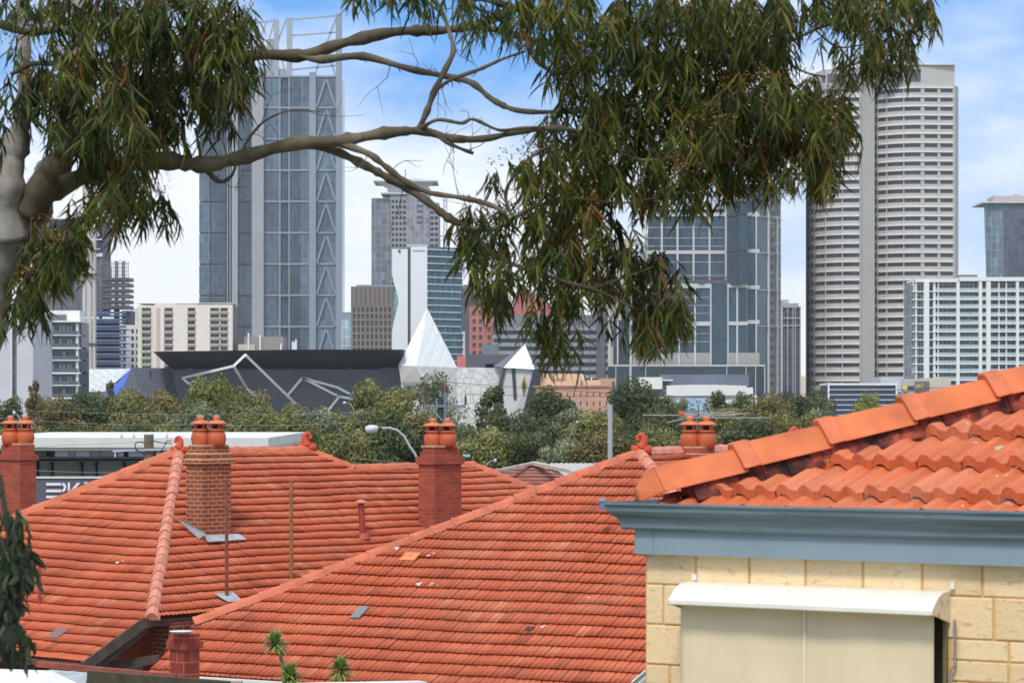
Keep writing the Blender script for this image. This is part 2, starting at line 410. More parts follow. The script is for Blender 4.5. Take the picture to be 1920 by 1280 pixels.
ridge_caps('hip_caps', RMP, lh, A1, Fp, w=.15, h=.11, seg=.38, lift=.01)
finial(lh, A1+V((0,0,.12)), FIN, (-1,0,0), .9); finial(lh, A2+V((0,0,.12)), FIN, (1,0,0), 1.1)
# eaves, bargeboard, recessed gable
g = MB(); g.bar(Fp+V((-.1,-.06,-.06)), Gp+V((0,-.06,-.08)), .06, .2); g.bar(Fp+V((-.1,.1,-.2)), Gp+V((.1,.1,-.2)), .08, .12)
g.build('bargeboard', DTIM, lh)
eL = Fp+v2*1.35
g = MB(); g.bar(Kp+V((0,0,-.1)), Fp+V((0,-.05,-.1)), .08, .12); g.bar(Fp+V((0,-.05,-.1)), eL+V((0,0,-.1)), .1, .12)
g.build('fascia', M('dark_brown_paint', (66, 42, 36), .7, .2, 3), lh)
g = MB(); g.bar(eL+V((-.35,-.1,-.16)), eL+V((.3,-.12,-.2)), .14, .11); g.build('gutter_end', WHT, lh)
BRK = brick_mat('recess_brick', (132, 52, 38), (112, 44, 34), (168, 130, 104))
g = MB(); o2 = Fp+V((0,.55,0)); g.obox(o2, u2, v2, -.1, .5, .0, 1.2, 0, Fp.z-.12); g.build('corner_pier', BRK, lh)
g = MB(); g.obox(o2, u2, v2, -3.2, -.1, .35, .5, 0, Fp.z-.1); g.build('gable_wall', M('rust_render', (150, 72, 54), .8, .12, 1.5), lh)
g = MB(); a_ = P(190, 1250, 52.6); b_ = P(300, 1234, 52.6); g.bar(a_, b_, .1, .17); g.build('tie_beam', DTIM, lh)
g = MB(); e2 = Gp-u2*4.6
g.bar(Gp+V((0,-.08,-.07)), e2+V((0,-.08,-.07)), .12, .11); g.build('gutter', M('brown_gutter', (104, 62, 48), .6, .3, 4), lh)
g = MB(); wc = A1+v2*(aD/2)
g.obox(A1, u2, v2, -leftR+.5, -.4, -leftR+1.0, aD+2, 0, Gp.z-.1); g.obox(A1, u2, v2, -.4, tF*cp-1.2, -tF*cp+1.9, 3.2, 0, Fp.z-.2)
g.build('wall', M('old_render', (150, 118, 98), .85, .15, 1.2, streak=.3), lh)
patch_tile('slate_tile', lh, PLf, 110, 1190, M('grey_tile', (120, 100, 96), .6, .2, 3), .34)
splash(lh, PLf, 227, 1056, .1)

# ---- chimneys
POT = M('pot_terracotta', (190, 92, 52), .6, .15, 5)
CAP = M('pot_cap_terracotta', (200, 112, 76), .6, .12, 6)
MORT = M('mortar_flaunching', (186, 152, 128), .9, .2, 8)
def pot(parent, c_, s=1.0):
    g = MB(); g.tubez([(.15*s, 0), (.185*s, .06*s), (.205*s, .17*s), (.19*s, .27*s), (.15*s, .33*s), (.175*s, .335*s), (.175*s, .37*s), (.12*s, .375*s)], c_, 20)
    po = g.build('chimney_pot', POT, parent, smooth=True)
    g = MB()
    for k in range(4):
        a = k*1.5708+.6; g.tube([(c_[0]+.11*s*math.cos(a), c_[1]+.11*s*math.sin(a), c_[2]+.36*s), (c_[0]+.13*s*math.cos(a), c_[1]+.13*s*math.sin(a), c_[2]+.5*s)], .025*s, 6)
    g.tubez([(.215*s, .47*s), (.22*s, .495*s), (.13*s, .545*s), (.055*s, .555*s), (.075*s, .59*s), (.075*s, .63*s), (.035*s, .665*s)], c_, 20)
    g.build('pot_cap', CAP, po, smooth=True)
    g = MB(); g.tubez([(.075*s, .3*s), (.075*s, .47*s)], c_, 12); g.build('flue_liner', M('soot', (60, 42, 36), .9), po)
def chimney(label, corner, uu, vv, w1, w2, ztop, bm_, bands, name='brick_chimney', pots=True, ps=1.0, group='brick chimneys with clay pots'):
    """corner = nearest lower corner; body runs -uu by w1 and +vv by w2; bands: list of (drop from top, height, overhang, mat)"""
    ctr = corner-uu*w1/2+vv*w2/2
    t = thing(name, (ctr.x, ctr.y, corner.z-.6), label, 'chimney', group)
    zb = ztop-max((b0+b1) for b0, b1, _, _ in bands)
    g = MB(); g.obox(corner, uu, vv, -w1, 0, 0, w2, corner.z-1.3, zb); g.build('stack', bm_, t)
    for b0, h, ov, m in bands:
        g = MB(); g.obox(corner, uu, vv, -w1-ov, ov, -ov, w2+ov, ztop-b0-h, ztop-b0); g.build('corbel_course', m, t)
    if pots:
        dx = V((1,-.12,0)).normalized()
        for k in (-1, 1): pot(t, ctr+dx*k*.17*ps+V((0,0,ztop-ctr.z-.01)), ps)
        g = MB(); g.obox(corner, uu, vv, -w1+.04, -.04, .04, w2-.04, ztop-.01, ztop+.035); g.build('flaunching', MORT, t)
    return t
B1 = brick_mat('chimney_brick_tuckpointed', (150, 80, 50), (128, 64, 40), (196, 140, 104), .235, .088, .011, .2)
B2 = brick_mat('chimney_brick_red', (176, 82, 56), (154, 66, 46), (150, 100, 82), .24, .086, .008, .35)
PALE = M('pale_mortar_band', (214, 176, 146), .9, .15, 9)
c1 = on_plane(PLr, 379, 1012); k1 = F/c1.y
def zat(py, Y): return CZ+(H-py)/F*Y
chimney('tuckpointed brown brick chimney with two clay pots, beside the front hip of the left roof', c1, u2, v2, .50, .80, zat(837, c1.y),
        B1, [(0, .13, -.02, B1), (.13, .025, .0, PALE), (.155, .11, .02, B1), (.265, .02, .035, PALE), (.285, .09, .055, B1)])
c2 = on_plane(PLr, 815, 1010)
chimney('plain red brick chimney with two clay pots behind the long hip of the middle roof', c2, u2, v2, .50, .88, zat(838, c2.y),
        B2, [(0, .1, -.06, B2), (.1, .12, -.02, B2), (.22, .17, .05, B2)])
c0 = P(62, 960, 62.5) - u2*0
chimney('dark red brick chimney with two clay pots at the left edge of the picture', V((P(38, 960, 62).x, 62, zat(960, 62))), u2, v2, .75, .45, zat(834, 62),
        B2, [(0, .22, -.02, B2), (.22, .12, .045, B2)], ps=1.03)
c4 = V((P(1318, 870, 56.4).x, 56.4, zat(890, 56.4)))
chimney('squat red brick chimney with two clay pots, half hidden behind the nearest orange roof', c4, u, v, .52, .62, zat(840, 56.4),
        B2, [(0, .11, -.02, B2), (.11, .02, .03, PALE), (.13, .22, .06, B2)], ps=1.02)
B5 = brick_mat('front_chimney_brick', (158, 66, 50), (146, 58, 44), (190, 120, 100), .36, .21, .008, .25)
c5 = P(345, 1290, 47.5)
t5 = chimney('low red brick chimney with a broken white cap in front of the dark gable', c5, u2, v2, .38, .36, zat(1189, 47.5),
        B5, [(0, .13, .0, B5), (.13, .13, .045, B5)], pots=False, group=None)
g = MB(); pc = V((c5.x-.05, 47.5, zat(1187, 47.5)))
g.tubez([(.12, 0), (.2, .03), (.21, .045), (.1, .05)], pc, 12); g.build('cap_plate', M('cap_white', (205, 205, 200), .7, .15, 9), t5)
# flashing of the first chimney
LEAD = M('lead_flashing', (158, 164, 166), .6, .2, 6)
g = MB()
_, _, sdr, nr = PLr
q = c1+nr*.13
g.poly([q-u2*.02+sdr*.02, q+v2*.95+sdr*.02, q+v2*1.0+sdr*.24, q-v2*.08+sdr*.26, ], nr*-.03)
_, _, sdf, nf = PLf
g.poly([q+V((-.55,-.1,.34)), q+V((-.45,-.14,.34)), q+V((.05,-.1,.02)), q+V((-.1,-.12,-.08))], V((0,.05,0)))
o = g.build('chimney_flashing', LEAD, lh)
# ---- poles and vents on the left house
def pole(label, name, px, pyb, pyt, Y, r, mat, cat='pole', **k):
    p0, p1 = P(px, pyb, Y), P(px, pyt, Y)
    g = MB(); g.tube([p0-V((0,0,.3)), p0, p0+(p1-p0)*.5, p1], r, 8); t = g.build(name, mat, None); return tag(t, label, cat)
RUST = M('rusty_pipe', (128, 74, 56), .8, .3, 6)
q = on_plane(PLr, 425, 1128)
pole('thin rusty vent pipe standing in front of the tuckpointed chimney', 'vent_pipe', 425, 1128, 905, q.y, .035, RUST, 'pipe')
g = MB(); g.poly([q+v2*x+sdr*y+nr*.12 for x, y in ((-.25,-.16), (.25,-.16), (.25,.16), (-.12,.16))], nr*-.02); g.build('pipe_flashing', LEAD, lh)
q = on_plane(PLr, 546, 1088); pole('tall slender timber mast on the left roof, alone between two chimneys', 'timber_mast', 546, 1092, 903, q.y, .04, M('old_wood', (150, 104, 66), .85, .3, 6, streak=.4), 'mast')
q = on_plane(PLr, 682, 1008)
fl = thing('flue_pipe', P(682, 1008, q.y), 'stubby red flue pipe with a flat conical cowl on the left roof', 'flue')
g = MB(); g.tube([q-V((0,0,.3)), q+V((-.06,0,.76))], .07, 12); g.build('pipe', M('red_flue', (158, 66, 54), .5, .12, 4), fl)
g = MB(); tp_ = q+V((-.06,0,.78)); g.tubez([(.15, 0), (.15, .015), (.03, .06)], tp_, 14); g.build('cowl', M('pink_cowl', (206, 120, 104), .5, .1, 4), fl)
g = MB(); g.tubez([(.16, 0), (.1, .12), (.075, .13)], q+V((0,-.02,-.02)), 12); g.build('collar', M('red_flue', (158, 66, 54)), fl)
pole('short red-painted vent pipe on the left roof beside the dark shrub', 'vent_pipe', 74, 1132, 1048, on_plane(PLf, 74, 1132).y, .035, M('red_flue', (158, 66, 54)), 'pipe')

# ---- lean-to roofs along the bottom edge
low = thing('lean_to_shed', P(150, 1290, 44), 'patched lean-to with white sheets and a mossy board in the bottom left corner', 'shed')
g = MB(); g.bar(P(70, 1244, 45), P(330, 1268, 44), .09, .09); g.build('ridge_tiles', M('rusty_ridge', (146, 78, 62), .8, .3, 5), low)
g = MB(); g.hexa([P(165, 1262, 43.6), P(420, 1282, 43), P(420, 1292, 43), P(165, 1296, 43.6), P(165, 1257, 44), P(420, 1277, 43.4), P(420, 1282, 43.2), P(165, 1270, 43.8)])
g.bar(P(165, 1268, 43.5), P(430, 1288, 43), .1, .2); g.build('mossy_board', M('mossy_timber', (74, 68, 52), .95, .35, 5, streak=.4, bmp=.02), low)
g = MB(); g.poly([P(-30, 1252, 44), P(95, 1256, 44), P(190, 1300, 42.5), P(-30, 1300, 42.5)], (0, .05, -.04)); g.build('white_sheet', M('white_sheet', (214, 214, 210), .6, .08, 2, streak=.35), low)
g = MB(); g.poly([P(92, 1254, 44.4), P(166, 1260, 44.2), P(160, 1284, 43.4), P(120, 1270, 43.6)], (0, .05, -.04)); g.build('metal_sheet', LEAD, low)
g = MB(); g.box(P(-60, 0, 44).x, P(430, 0, 44).x, 44.6, 46.2, 0, zat(1290, 45)); g.build('wall', M('old_render', (150, 118, 98)), low)
sk = thing('flat_roof', P(640, 1290, 43), 'white edged flat roof crossing the bottom edge below the spiky plants', 'roof')
g = MB(); g.hexa([P(540, 1283, 42), P(800, 1277, 41.5), P(800, 1340, 41.5), P(540, 1340, 42), P(560, 1279, 43), P(785, 1275, 42.4), P(785, 1340, 42.4), P(560, 1340, 43)])
g.build('capping', WHT, sk)
cn = thing('white_outbuilding', P(1200, 1290, 40), 'white sloping roof corner between the red roof and the cream brick wall', 'outbuilding')
g = MB(); g.poly([P(1186, 1282, 40), P(1212, 1260, 40), P(1260, 1260, 40), P(1260, 1340, 40), P(1186, 1340, 40)], (0, .4, 0)); g.build('wall', WHT, cn)
g = MB(); g.bar(P(1184, 1284, 39.9), P(1214, 1258, 39.9), .06, .05); g.build('roof_edge', M('grey_metal', (120, 124, 128), .5), cn)

# ---- spiky plants
LEAFY = M('yucca_leaf', (122, 146, 70), .55, .35, 5)
def yucca(px, py, Y, rad, stem_to, label, n=170):
    c_ = P(px, py, Y)
    t = thing('spiky_plant', (c_.x, c_.y, 0), label, 'plant', 'spiky rosette plants')
    g = MB(); rnd = random.Random(px)
    for k in range(n):
        a = rnd.uniform(0, 6.283); el = rnd.uniform(-.7, 1.45); L = rad*rnd.uniform(.75, 1.1)
        d = V((math.cos(a)*math.cos(el), math.sin(a)*math.cos(el), math.sin(el)))
        s = d.cross(V((0,0,1))).normalized()*rad*.055
        m_ = c_+d*L*.55+V((0,0,.02)); e_ = c_+d*L-V((0,0,rad*.16*rnd.random()))
        g.add([c_-s*.6, c_+s*.6, m_+s, m_-s, e_], [(0,1,2,3), (3,2,4)])
    g.build('leaves', LEAFY, t)
    g = MB(); q = P(*stem_to); g.tube([c_, c_*.6+q*.4+V((.03,0,0)), q, V((q.x, q.y, 0))], [.025, .03, .04, .05], 8); g.build('stem', M('yucca_stem', (150, 128, 104), .9, .2, 8), t)
yucca(516, 1210, 46, .33, (534, 1262, 46), 'tallest spiky rosette plant on a thin leaning stem above the white gutter')
yucca(545, 1270, 45.8, .32, (547, 1300, 45.8), 'low spiky rosette plant at the foot of the thin leaning stem')
yucca(638, 1258, 44, .32, (638, 1300, 44), 'broad spiky rosette plant standing alone at the bottom edge, right of the leaning one')

# ================================================================ near house (right)
class Face:
    def __init__(s, p0, Y0, p1=None, Y1=None, deg=None):
        a = P(p0, H, Y0); s.O = V((a.x, a.y, 0))
        if deg is not None: s.u = uvd(deg)[0]
        else:
            b_ = P(p1, H, Y1); s.u = (V((b_.x, b_.y, 0))-s.O).normalized()
        s.n = V((s.u.y, -s.u.x, 0)); s.px0 = p0
        if s.n.y > 0: s.n = -s.n
    def pt(s, px, py=H, d=0.0):
        k = (px-960)/F; Y = (d+s.O.dot(s.n))/(k*s.n.x+s.n.y); return P(px, py, Y)
    def a(s, px, d=0.0): return (s.pt(px, H, d)-s.O).dot(s.u)
    def z(s, py, px=None): return s.pt(s.px0 if px is None else px, py).z
    def box(s, mb, px0, px1, py0, py1, d0, d1, ref=None):
        mb.obox(s.O, s.u, s.n, s.a(px0), s.a(px1), d0, d1, s.z(max(py0, py1), ref) if max(py0, py1) < 9000 else 0, s.z(min(py0, py1), ref))
nf_ = Face(1210, 14.6, deg=31)
nh = thing('brick_house', (nf_.O.x, nf_.O.y, 0), 'cream block house corner with orange tiles and blue-grey gutter, nearest on the right', 'house')
uN, nN = nf_.u, nf_.n; vN = -nN
zt = nf_.pt(1210, 1037).z
def nz(px, py, d=0.0): return nf_.pt(px, py, d).z
# block work
mB, nt, b = new_mat('cream_block')
oc = noise(nt, geo(nt), 2.2, 4); f2 = noise(nt, geo(nt), 28, 5, .6); f3 = noise(nt, scaled(nt, geo(nt), (1, 1, 3.2)), 16, 4)
c = ramp(nt, oc, [(.3, lin((230, 200, 154))), (.7, lin((238, 214, 174)))])
c = mixc(nt, ramp(nt, f3, [(.60, 0.0), (.68, .55)]), c, lin((176, 142, 96)))
c = mixc(nt, ramp(nt, noise(nt, geo(nt), 9, 3), [(.5, 0.0), (.75, .45)]), c, lin((240, 216, 170)))
ri = nt.nodes.new('ShaderNodeNewGeometry').outputs['Random Per Island']
c = mixc(nt, 1.0, c, ramp(nt, ri, [(0, (.90, .86, .80)), (.4, (1.0, .98, .94)), (1, (1.06, 1.05, 1.04))]), 'MULTIPLY')
c = mixc(nt, ramp(nt, noise(nt, geo(nt), 34, 4, .7), [(.58, 0.0), (.70, .5)]), c, lin((188, 150, 104)))
nt.links.new(c, b.inputs['Base Color']); b.inputs['Roughness'].default_value = .9; bump(nt, b, f2, .008)
mMo = M('block_mortar', (212, 174, 110), .95, .12, 12, bmp=.004)
g = MB(); g.obox(nf_.O, uN, nN, .0, 5.4, -6.0, -.006, 0, zt+.1); g.build('wall', mMo, nh)
g = MB(); rnd = random.Random(2)
def blk(a0, a1, z0, z1):
    j = .005; g.obox(nf_.O, uN, nN, a0+j+rnd.uniform(0, .003), a1-j-rnd.uniform(0, .003), -.05, rnd.uniform(.0, .004), z0+j, z1-j)
ztop_ = zt+.05; c0z = nz(1210, 1094)
aj = [nf_.a(x) for x in (1210, 1305, 1405, 1510, 1618, 1729, 1842, 1958, 2080)]
for x, y in zip(aj, aj[1:]): blk(x, y, c0z, ztop_)
ch = .214; zc = c0z
for row in range(24):
    z1 = zc-row*ch; z0 = z1-ch; x = (-.16 if row % 2 == 0 else 0.0)
    if row < 3: x = (-.2, 0, -.16)[row]
    while x < 5.3:
        w = .31 if rnd.random() < .75 else .19
        x1 = x+w; a0 = max(0, x)
        if x1 > .04:
            if rnd.random() < .3: blk(a0, x1, z0, z0+ch/2); blk(a0, x1, z0+ch/2, z1)
            else: blk(a0, x1, z0, z1)
        x = x1
    x = 0
g.build('blockwork', mB, nh, bevel=.005)
# fascia and gutter
BLU = M('blue_grey_paint', (134, 152, 160), .5, .1, 1.5, streak=.15)
mG, nt, b = new_mat('gutter_paint')
c = ramp(nt, noise(nt, scaled(nt, geo(nt), (.4, .4, 9)), 3, 4), [(.35, lin((94, 112, 120))), (.7, lin((124, 140, 146)))])
c = mixc(nt, ramp(nt, noise(nt, scaled(nt, geo(nt), (1, 1, 5)), 9, 5), [(.6, 0.0), (.72, .5)]), c, lin((58, 76, 88)))
nt.links.new(c, b.inputs['Base Color']); b.inputs['Roughness'].default_value = .42
g = MB(); zf1 = nz(1210, 988, .06); a_l = nf_.a(1190, .06)
jo = nf_.a(1225, .06)
g.obox(nf_.O, uN, nN, a_l, jo-.0015, -.0, .06, zt, zf1+.12); g.obox(nf_.O, uN, nN, jo+.0015, 5.5, -.0, .062, zt, zf1+.12)
g.obox(nf_.O, uN, nN, a_l, a_l+.03, -6, -.001, zt, zf1+.12)
g.build('fascia', BLU, nh)
# ogee gutter profile swept along the eave, mitred at the corner
zg1 = nz(1140, 942, .2); zg0 = nz(1165, 992, .1)
prof = [(.062+(d_-.062)*.72, z_) for d_, z_ in [(.062, zg0), (.10, zg0), (.112, zg0+.012), (.114, zg0+.045), (.135, zg0+.065), (.165, zg0+.08), (.185, zg0+.1), (.19, zg1-.02), (.205, zg1-.012), (.205, zg1), (.185, zg1), (.18, zg1-.02), (.10, zg0+.02), (.07, zg0+.02), (.062, zg1-.03)]]
g = MB()
def sweep(a_fn, aa, bb):
    n_ = len(prof); vs = [nf_.O+uN*a_fn(d, 0)+nN*a_fn(d, 1)+V((0,0,z)) for d, z in prof]+[nf_.O+uN*bb(d, 0)+nN*bb(d, 1)+V((0,0,z)) for d, z in prof]
    g.add(vs, [(i, (i+1) % n_, n_+(i+1) % n_, n_+i) for i in range(n_)]+[tuple(range(n_))[::-1], tuple(range(n_, 2*n_))])
sweep(lambda d, k: (a_l-d+.03, d)[k], None, lambda d, k: (5.6, d)[k])
sweep(lambda d, k: (a_l-d+.03, d)[k], None, lambda d, k: (a_l-d+.03, -6.0)[k])
g.build('gutter', mG, nh)
# roof: hip from the gutter corner
Pn = math.radians(20.3)
hp0 = nf_.pt(1203, 944, .10)                 # lower end of the hip
hu = uN; hdn = uN+vN                          # hip runs uphill along u+v
hk = math.tan(Pn); r9 = 4.2
A9 = hp0+hdn*r9+V((0,0,hk*r9))
NT = tile_mat('near_orange_tiles', (208, 108, 62), (128, 62, 42), (216, 150, 118), .25, .4, .6, .45)
def nprof(fr):
    x = (fr*2) % 1.0
    t = x/.16 if x < .16 else 1-(x-.16)*.35 if x < .46 else (.895-(x-.46)/.2*.895 if x < .66 else 0)
    return .034*max(0, min(1, t))-.004*max(0, x-.66)+(.006 if fr < .5 else 0)
Tn = r9/math.cos(Pn)
e9 = .44
A9t = A9-V((0,0,.055))
tile_plane('front_roof', NT, nh, A9t, uN, -vN, Pn, [(0, 0), (1.6, 0), (1.6, Tn-.0), (-r9, Tn-.0)], e9, .25, .06, nprof, nsub=20, jit=.003, phase=Tn-12*e9+.22, under=-.004, gap=.022)
tile_plane('side_roof', NT, nh, A9t, -vN, -uN, Pn, [(0, 0), (r9, Tn), (-3, Tn), (-3, 0)], e9, .25, .045, nprof, nsub=6, jit=.002)
# hip capping: long angular tiles, each with a raised collar at its lower end
d9 = (A9-hp0).normalized(); r_9 = d9.cross(V((0,0,1))).normalized(); t9 = r_9.cross(d9).normalized()
NC = M('near_cap_tile', (202, 106, 58), .65, .24, 5, bmp=.002)
NCc = M('near_cap_collar', (200, 106, 64), .6, .22, 6)
seg9 = .50; L9 = (A9-hp0).length
g = MB(); COL9 = []
def ring9(c_, k_, w=.15, h=.085):
    return [c_+r_9*(-w*k_)-t9*.045, c_+r_9*(-w*.55*k_)+t9*h*.45*k_, c_+r_9*(-.04*k_)+t9*h*k_, c_+r_9*(.04*k_)+t9*h*k_, c_+r_9*(w*.55*k_)+t9*h*.45*k_, c_+r_9*(w*k_)-t9*.045]
def shell9(mb, s0, s1, k0, k1):
    a, b_ = ring9(s0, k0), ring9(s1, k1)
    mb.add(a+b_, [(x, x+1, x+7, x+6) for x in range(5)]+[(5,4,3,2,1,0), (6,7,8,9,10,11), (0,6,11,5)])
n9 = int(L9/seg9)
for i in range(n9):
    s0 = hp0+d9*(i*seg9+(.07 if i else 0))+t9*.088; s1 = s0+d9*(seg9+.02)-t9*.02
    if i == 0: shell9(g, s0-d9*.02-t9*.03, s0+d9*.10, .35, 1.0); s0 = s0+d9*.10; s1 = s1+d9*.07
    shell9(g, s0, s1, 1.0, .93)
    if i:
        gc = MB(); shell9(gc, s0-d9*.012+t9*.004, s0+d9*.085+t9*.004, 1.08, 1.06); gc.build('hip_cap_collar', NCc, nh, bevel=.01)
g.build('hip_caps', NC, nh, bevel=.012)
mR, nt, b = new_mat('stained_bedding')
c = ramp(nt, noise(nt, geo(nt), 7, 5, .6), [(.38, lin((34, 24, 22))), (.5, lin((96, 46, 36))), (.66, lin((178, 84, 62)))])
nt.links.new(c, b.inputs['Base Color']); b.inputs['Roughness'].default_value = .95; bump(nt, b, noise(nt, geo(nt), 14, 5), .03)
g = MB()
for i in range(46):
    s0 = hp0+d9*(i*L9/46); w = .135+rnd.uniform(-.02, .02)
    if i < 2: continue
    g.hexa([s0-r_9*w-t9*.05, s0+r_9*w-t9*.05, s0+d9*.13+r_9*w-t9*.05, s0+d9*.13-r_9*w-t9*.05, s0-r_9*.08+t9*.075, s0+r_9*.08+t9*.075, s0+d9*.13+r_9*.08+t9*.075, s0+d9*.13-r_9*.08+t9*.075])
g.build('hip_bedding', mR, nh)
# lichen spots on the near roof
PLn = (A9t, uN, (-vN)*math.cos(Pn)+V((0,0,-math.sin(Pn))), (-vN)*math.sin(Pn)+V((0,0,math.cos(Pn))))
LI = M('near_lichen', (214, 200, 160), .95, .2, 20); LG = M('green_lichen', (168, 170, 132), .95, .2, 20)
def blob9(px, py, r, m):
    c_ = on_plane(PLn, px, py, .02); g = MB(); q = random.Random(px); n = PLn[3]
    g.poly([c_+uN*math.cos(a*.628)*r*q.uniform(.6, 1.1)+PLn[2]*math.sin(a*.628)*r*q.uniform(.5, .9)+n*.012 for a in range(10)], n*-.015); g.build('lichen_patch', m, nh)
for px, py, r in ((1480, 923, .02), (1582, 893, .017), (1672, 876, .012), (1880, 857, .018), (1838, 876, .012), (1850, 868, .01), (1878, 812, .02), (1795, 951, .035), (1400, 925, .01), (1845, 871, .012), (1870, 895, .008), (1910, 815, .022)): blob9(px, py, r, LI)
blob9(1877, 843, .055, LG)
# window, blind and its hood
aw = thing('window_awning', nf_.pt(1500, 1150), 'cream roll-down window blind under a white metal hood on the block wall', 'awning')
D1 = .24
xl, xr = nf_.a(1266, .02), nf_.a(1786, .02)
z_top = nz(1266, 1088, .02); z_bot = nz(1252, 1131, D1); z_mid = z_top-.035
hd_ = [(.012, z_top), (.10, z_top-.004), (.17, z_top-.03), (D1-.015, z_top-.07), (D1, z_bot+.02), (D1, z_bot)]
hd2 = [(d-.006, z-.006) for d, z in hd_]
HW = M('hood_white', (232, 228, 214), .45, .04, 3, streak=.12)
g = MB(); ax0, ax1 = nf_.a(1252, D1), nf_.a(1747, D1)
for k in range(5):
    q = [nf_.O+uN*a+nN*d+V((0,0,z)) for a in (ax0, ax1) for d, z in (hd_[k], hd_[k+1], hd2[k+1], hd2[k])]
    g.add(q, [(0,1,5,4), (1,2,6,5), (2,3,7,6), (3,0,4,7), (0,3,2,1), (4,5,6,7)])
g.build('hood', HW, aw, smooth=False)
mS, nt, b = new_mat('hood_end_rusty')
c = ramp(nt, noise(nt, geo(nt), 9, 4), [(.54, lin((220, 208, 184))), (.66, lin((196, 132, 84)))])
nt.links.new(c, b.inputs['Base Color']); b.inputs['Roughness'].default_value = .6
for a in (ax0, ax1):
    g = MB(); pts = [nf_.O+uN*a+nN*d+V((0,0,z)) for d, z in hd_]+[nf_.O+uN*a+nN*.004+V((0,0,z_bot-.055))]
    g.poly(pts, uN*.004); g.build('hood_end', mS, aw)
FB = M('blind_fabric', (224, 206, 170), .85, .05, 3, bmp=.002, streak=.16)
g = MB(); f0, f1 = nf_.a(1276, .13), nf_.a(1751, .13); n_ = 40
for i in range(n_):
    a0_ = f0+(f1-f0)*i/n_; a1_ = f0+(f1-f0)*(i+1)/n_
    w0 = .128+.003*math.sin(i*.7)+.004*math.sin(i*.23); w1 = .128+.003*math.sin((i+1)*.7)+.004*math.sin((i+1)*.23)
    q = [nf_.O+uN*a+nN*(w+dd)+V((0,0,z)) for dd in (0, -.003) for a, w, z in ((a0_, w0, z_bot+.03), (a0_, w0+.01, z_bot-1.6), (a1_, w1+.01, z_bot-1.6), (a1_, w1, z_bot+.03))]
    g.add(q, [(0,1,2,3), (7,6,5,4)]+([(0,4,5,1)] if i == 0 else [])+([(3,2,6,7)] if i == n_-1 else []))
g.build('blind', FB, aw, smooth=True)
g = MB(); sa = nf_.a(1507, .13); g.obox(nf_.O, uN, nN, sa, sa+.012, .132, .135, z_bot-1.6, z_bot+.02); g.build('seam', M('blind_seam', (226, 214, 192), .8), aw)
for px, py in ((1303, 1080), (1787, 1096)):
    g = MB(); q = nf_.pt(px, py, .01); g.obox(q, uN, nN, -.012, .012, -.004, .012, q.z-.02, q.z+.014); g.build('bracket', HW, aw)
g = MB(); q = nf_.pt(1790, 1180, .03)
g.tube([q+V((0,0,.05)), q-V((0,0,.18)), q+uN*-.02-V((0,0,.2)), q+uN*-.02-V((0,0,.6))], .008, 8); g.build('crank_rod', M('grey_rod', (150, 140, 128), .6), aw)
wn_ = thing('window', nf_.pt(1500, 1250), 'dark window reveal behind the cream blind on the near house', 'window')
wn_['category'] = 'window'
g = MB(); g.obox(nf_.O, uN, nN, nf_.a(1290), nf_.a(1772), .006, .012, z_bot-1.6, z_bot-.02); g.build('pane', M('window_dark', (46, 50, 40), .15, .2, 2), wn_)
g = MB(); wa = nf_.a(1772); g.obox(nf_.O, uN, nN, wa, wa+.02, .006, .03, z_bot-1.6, z_bot-.02); g.build('frame', M('window_frame', (120, 108, 78), .6), wn_)

# ================================================================ city buildings
def rng(x0, x1, n, gap):
    w = (x1-x0)/n; return [(x0+i*w+w*gap/2, x0+(i+1)*w-w*gap/2) for i in range(n)]
def bld(name, px, Y, label, cat='building'):
    q = P(px, H, Y); return thing(name, (q.x, q.y, 0), label, cat)
GROUND = 99999
def fbox(root, face, px0, px1, py0, py1, d0, d1, name, mat, ref=None):
    g = MB(); face.box(g, px0, px1, py0, py1, d0, d1, ref); return g.build(name, mat, root)
def panes(root, face, rects, d, mat, name='window', ref=None, th=.15):
    rects = sorted(rects, key=lambda r: -(r[1]-r[0])*(r[3]-r[2]))
    for r in rects[:100]: fbox(root, face, r[0], r[1], r[2], r[3], d-th, d, name, mat, ref)
    if len(rects) > 100:
        g = MB()
        for r in rects[100:]: face.box(g, r[0], r[1], r[2], r[3], d-th, d, ref)
        g.build(name+'s', mat, root)['kind'] = 'stuff'
def wallgrid(root, face, x0, x1, y0, y1, xs, ys, mat, rec, name='wall', ref=None):
    g = MB(); yy = [y0]+[t for y in ys for t in y]+[y1]
    for i in range(0, len(yy), 2):
        if yy[i+1]-yy[i] > .05: face.box(g, x0, x1, yy[i], yy[i+1], -rec, 0, ref)
    xx = [x0]+[t for x in xs for t in x]+[x1]
    for y in ys:
        for i in range(0, len(xx), 2):
            if xx[i+1]-xx[i] > .05: face.box(g, xx[i], xx[i+1], y[0], y[1], -rec, -.003, ref)
    return g.build(name, mat, root)
def office(root, face, x0, x1, y0, y1, xs, ys, wm, gm, rec=.5, depth=25, ref=None, core=None):
    wallgrid(root, face, x0, x1, y0, y1, xs, ys, wm, rec, ref=ref)
    fbox(root, face, x0, x1, y0, GROUND, -depth, -rec-.2, 'core', core or wm, ref)
    panes(root, face, [(a, b_, c_, d_) for a, b_ in xs for c_, d_ in ys], -rec+.12, gm, ref=ref)

CONC = M('pale_concrete', (160, 163, 166), .8, .06, .05, streak=.15)
STEEL = M('grey_steel', (138, 148, 160), .5, .06, .05)
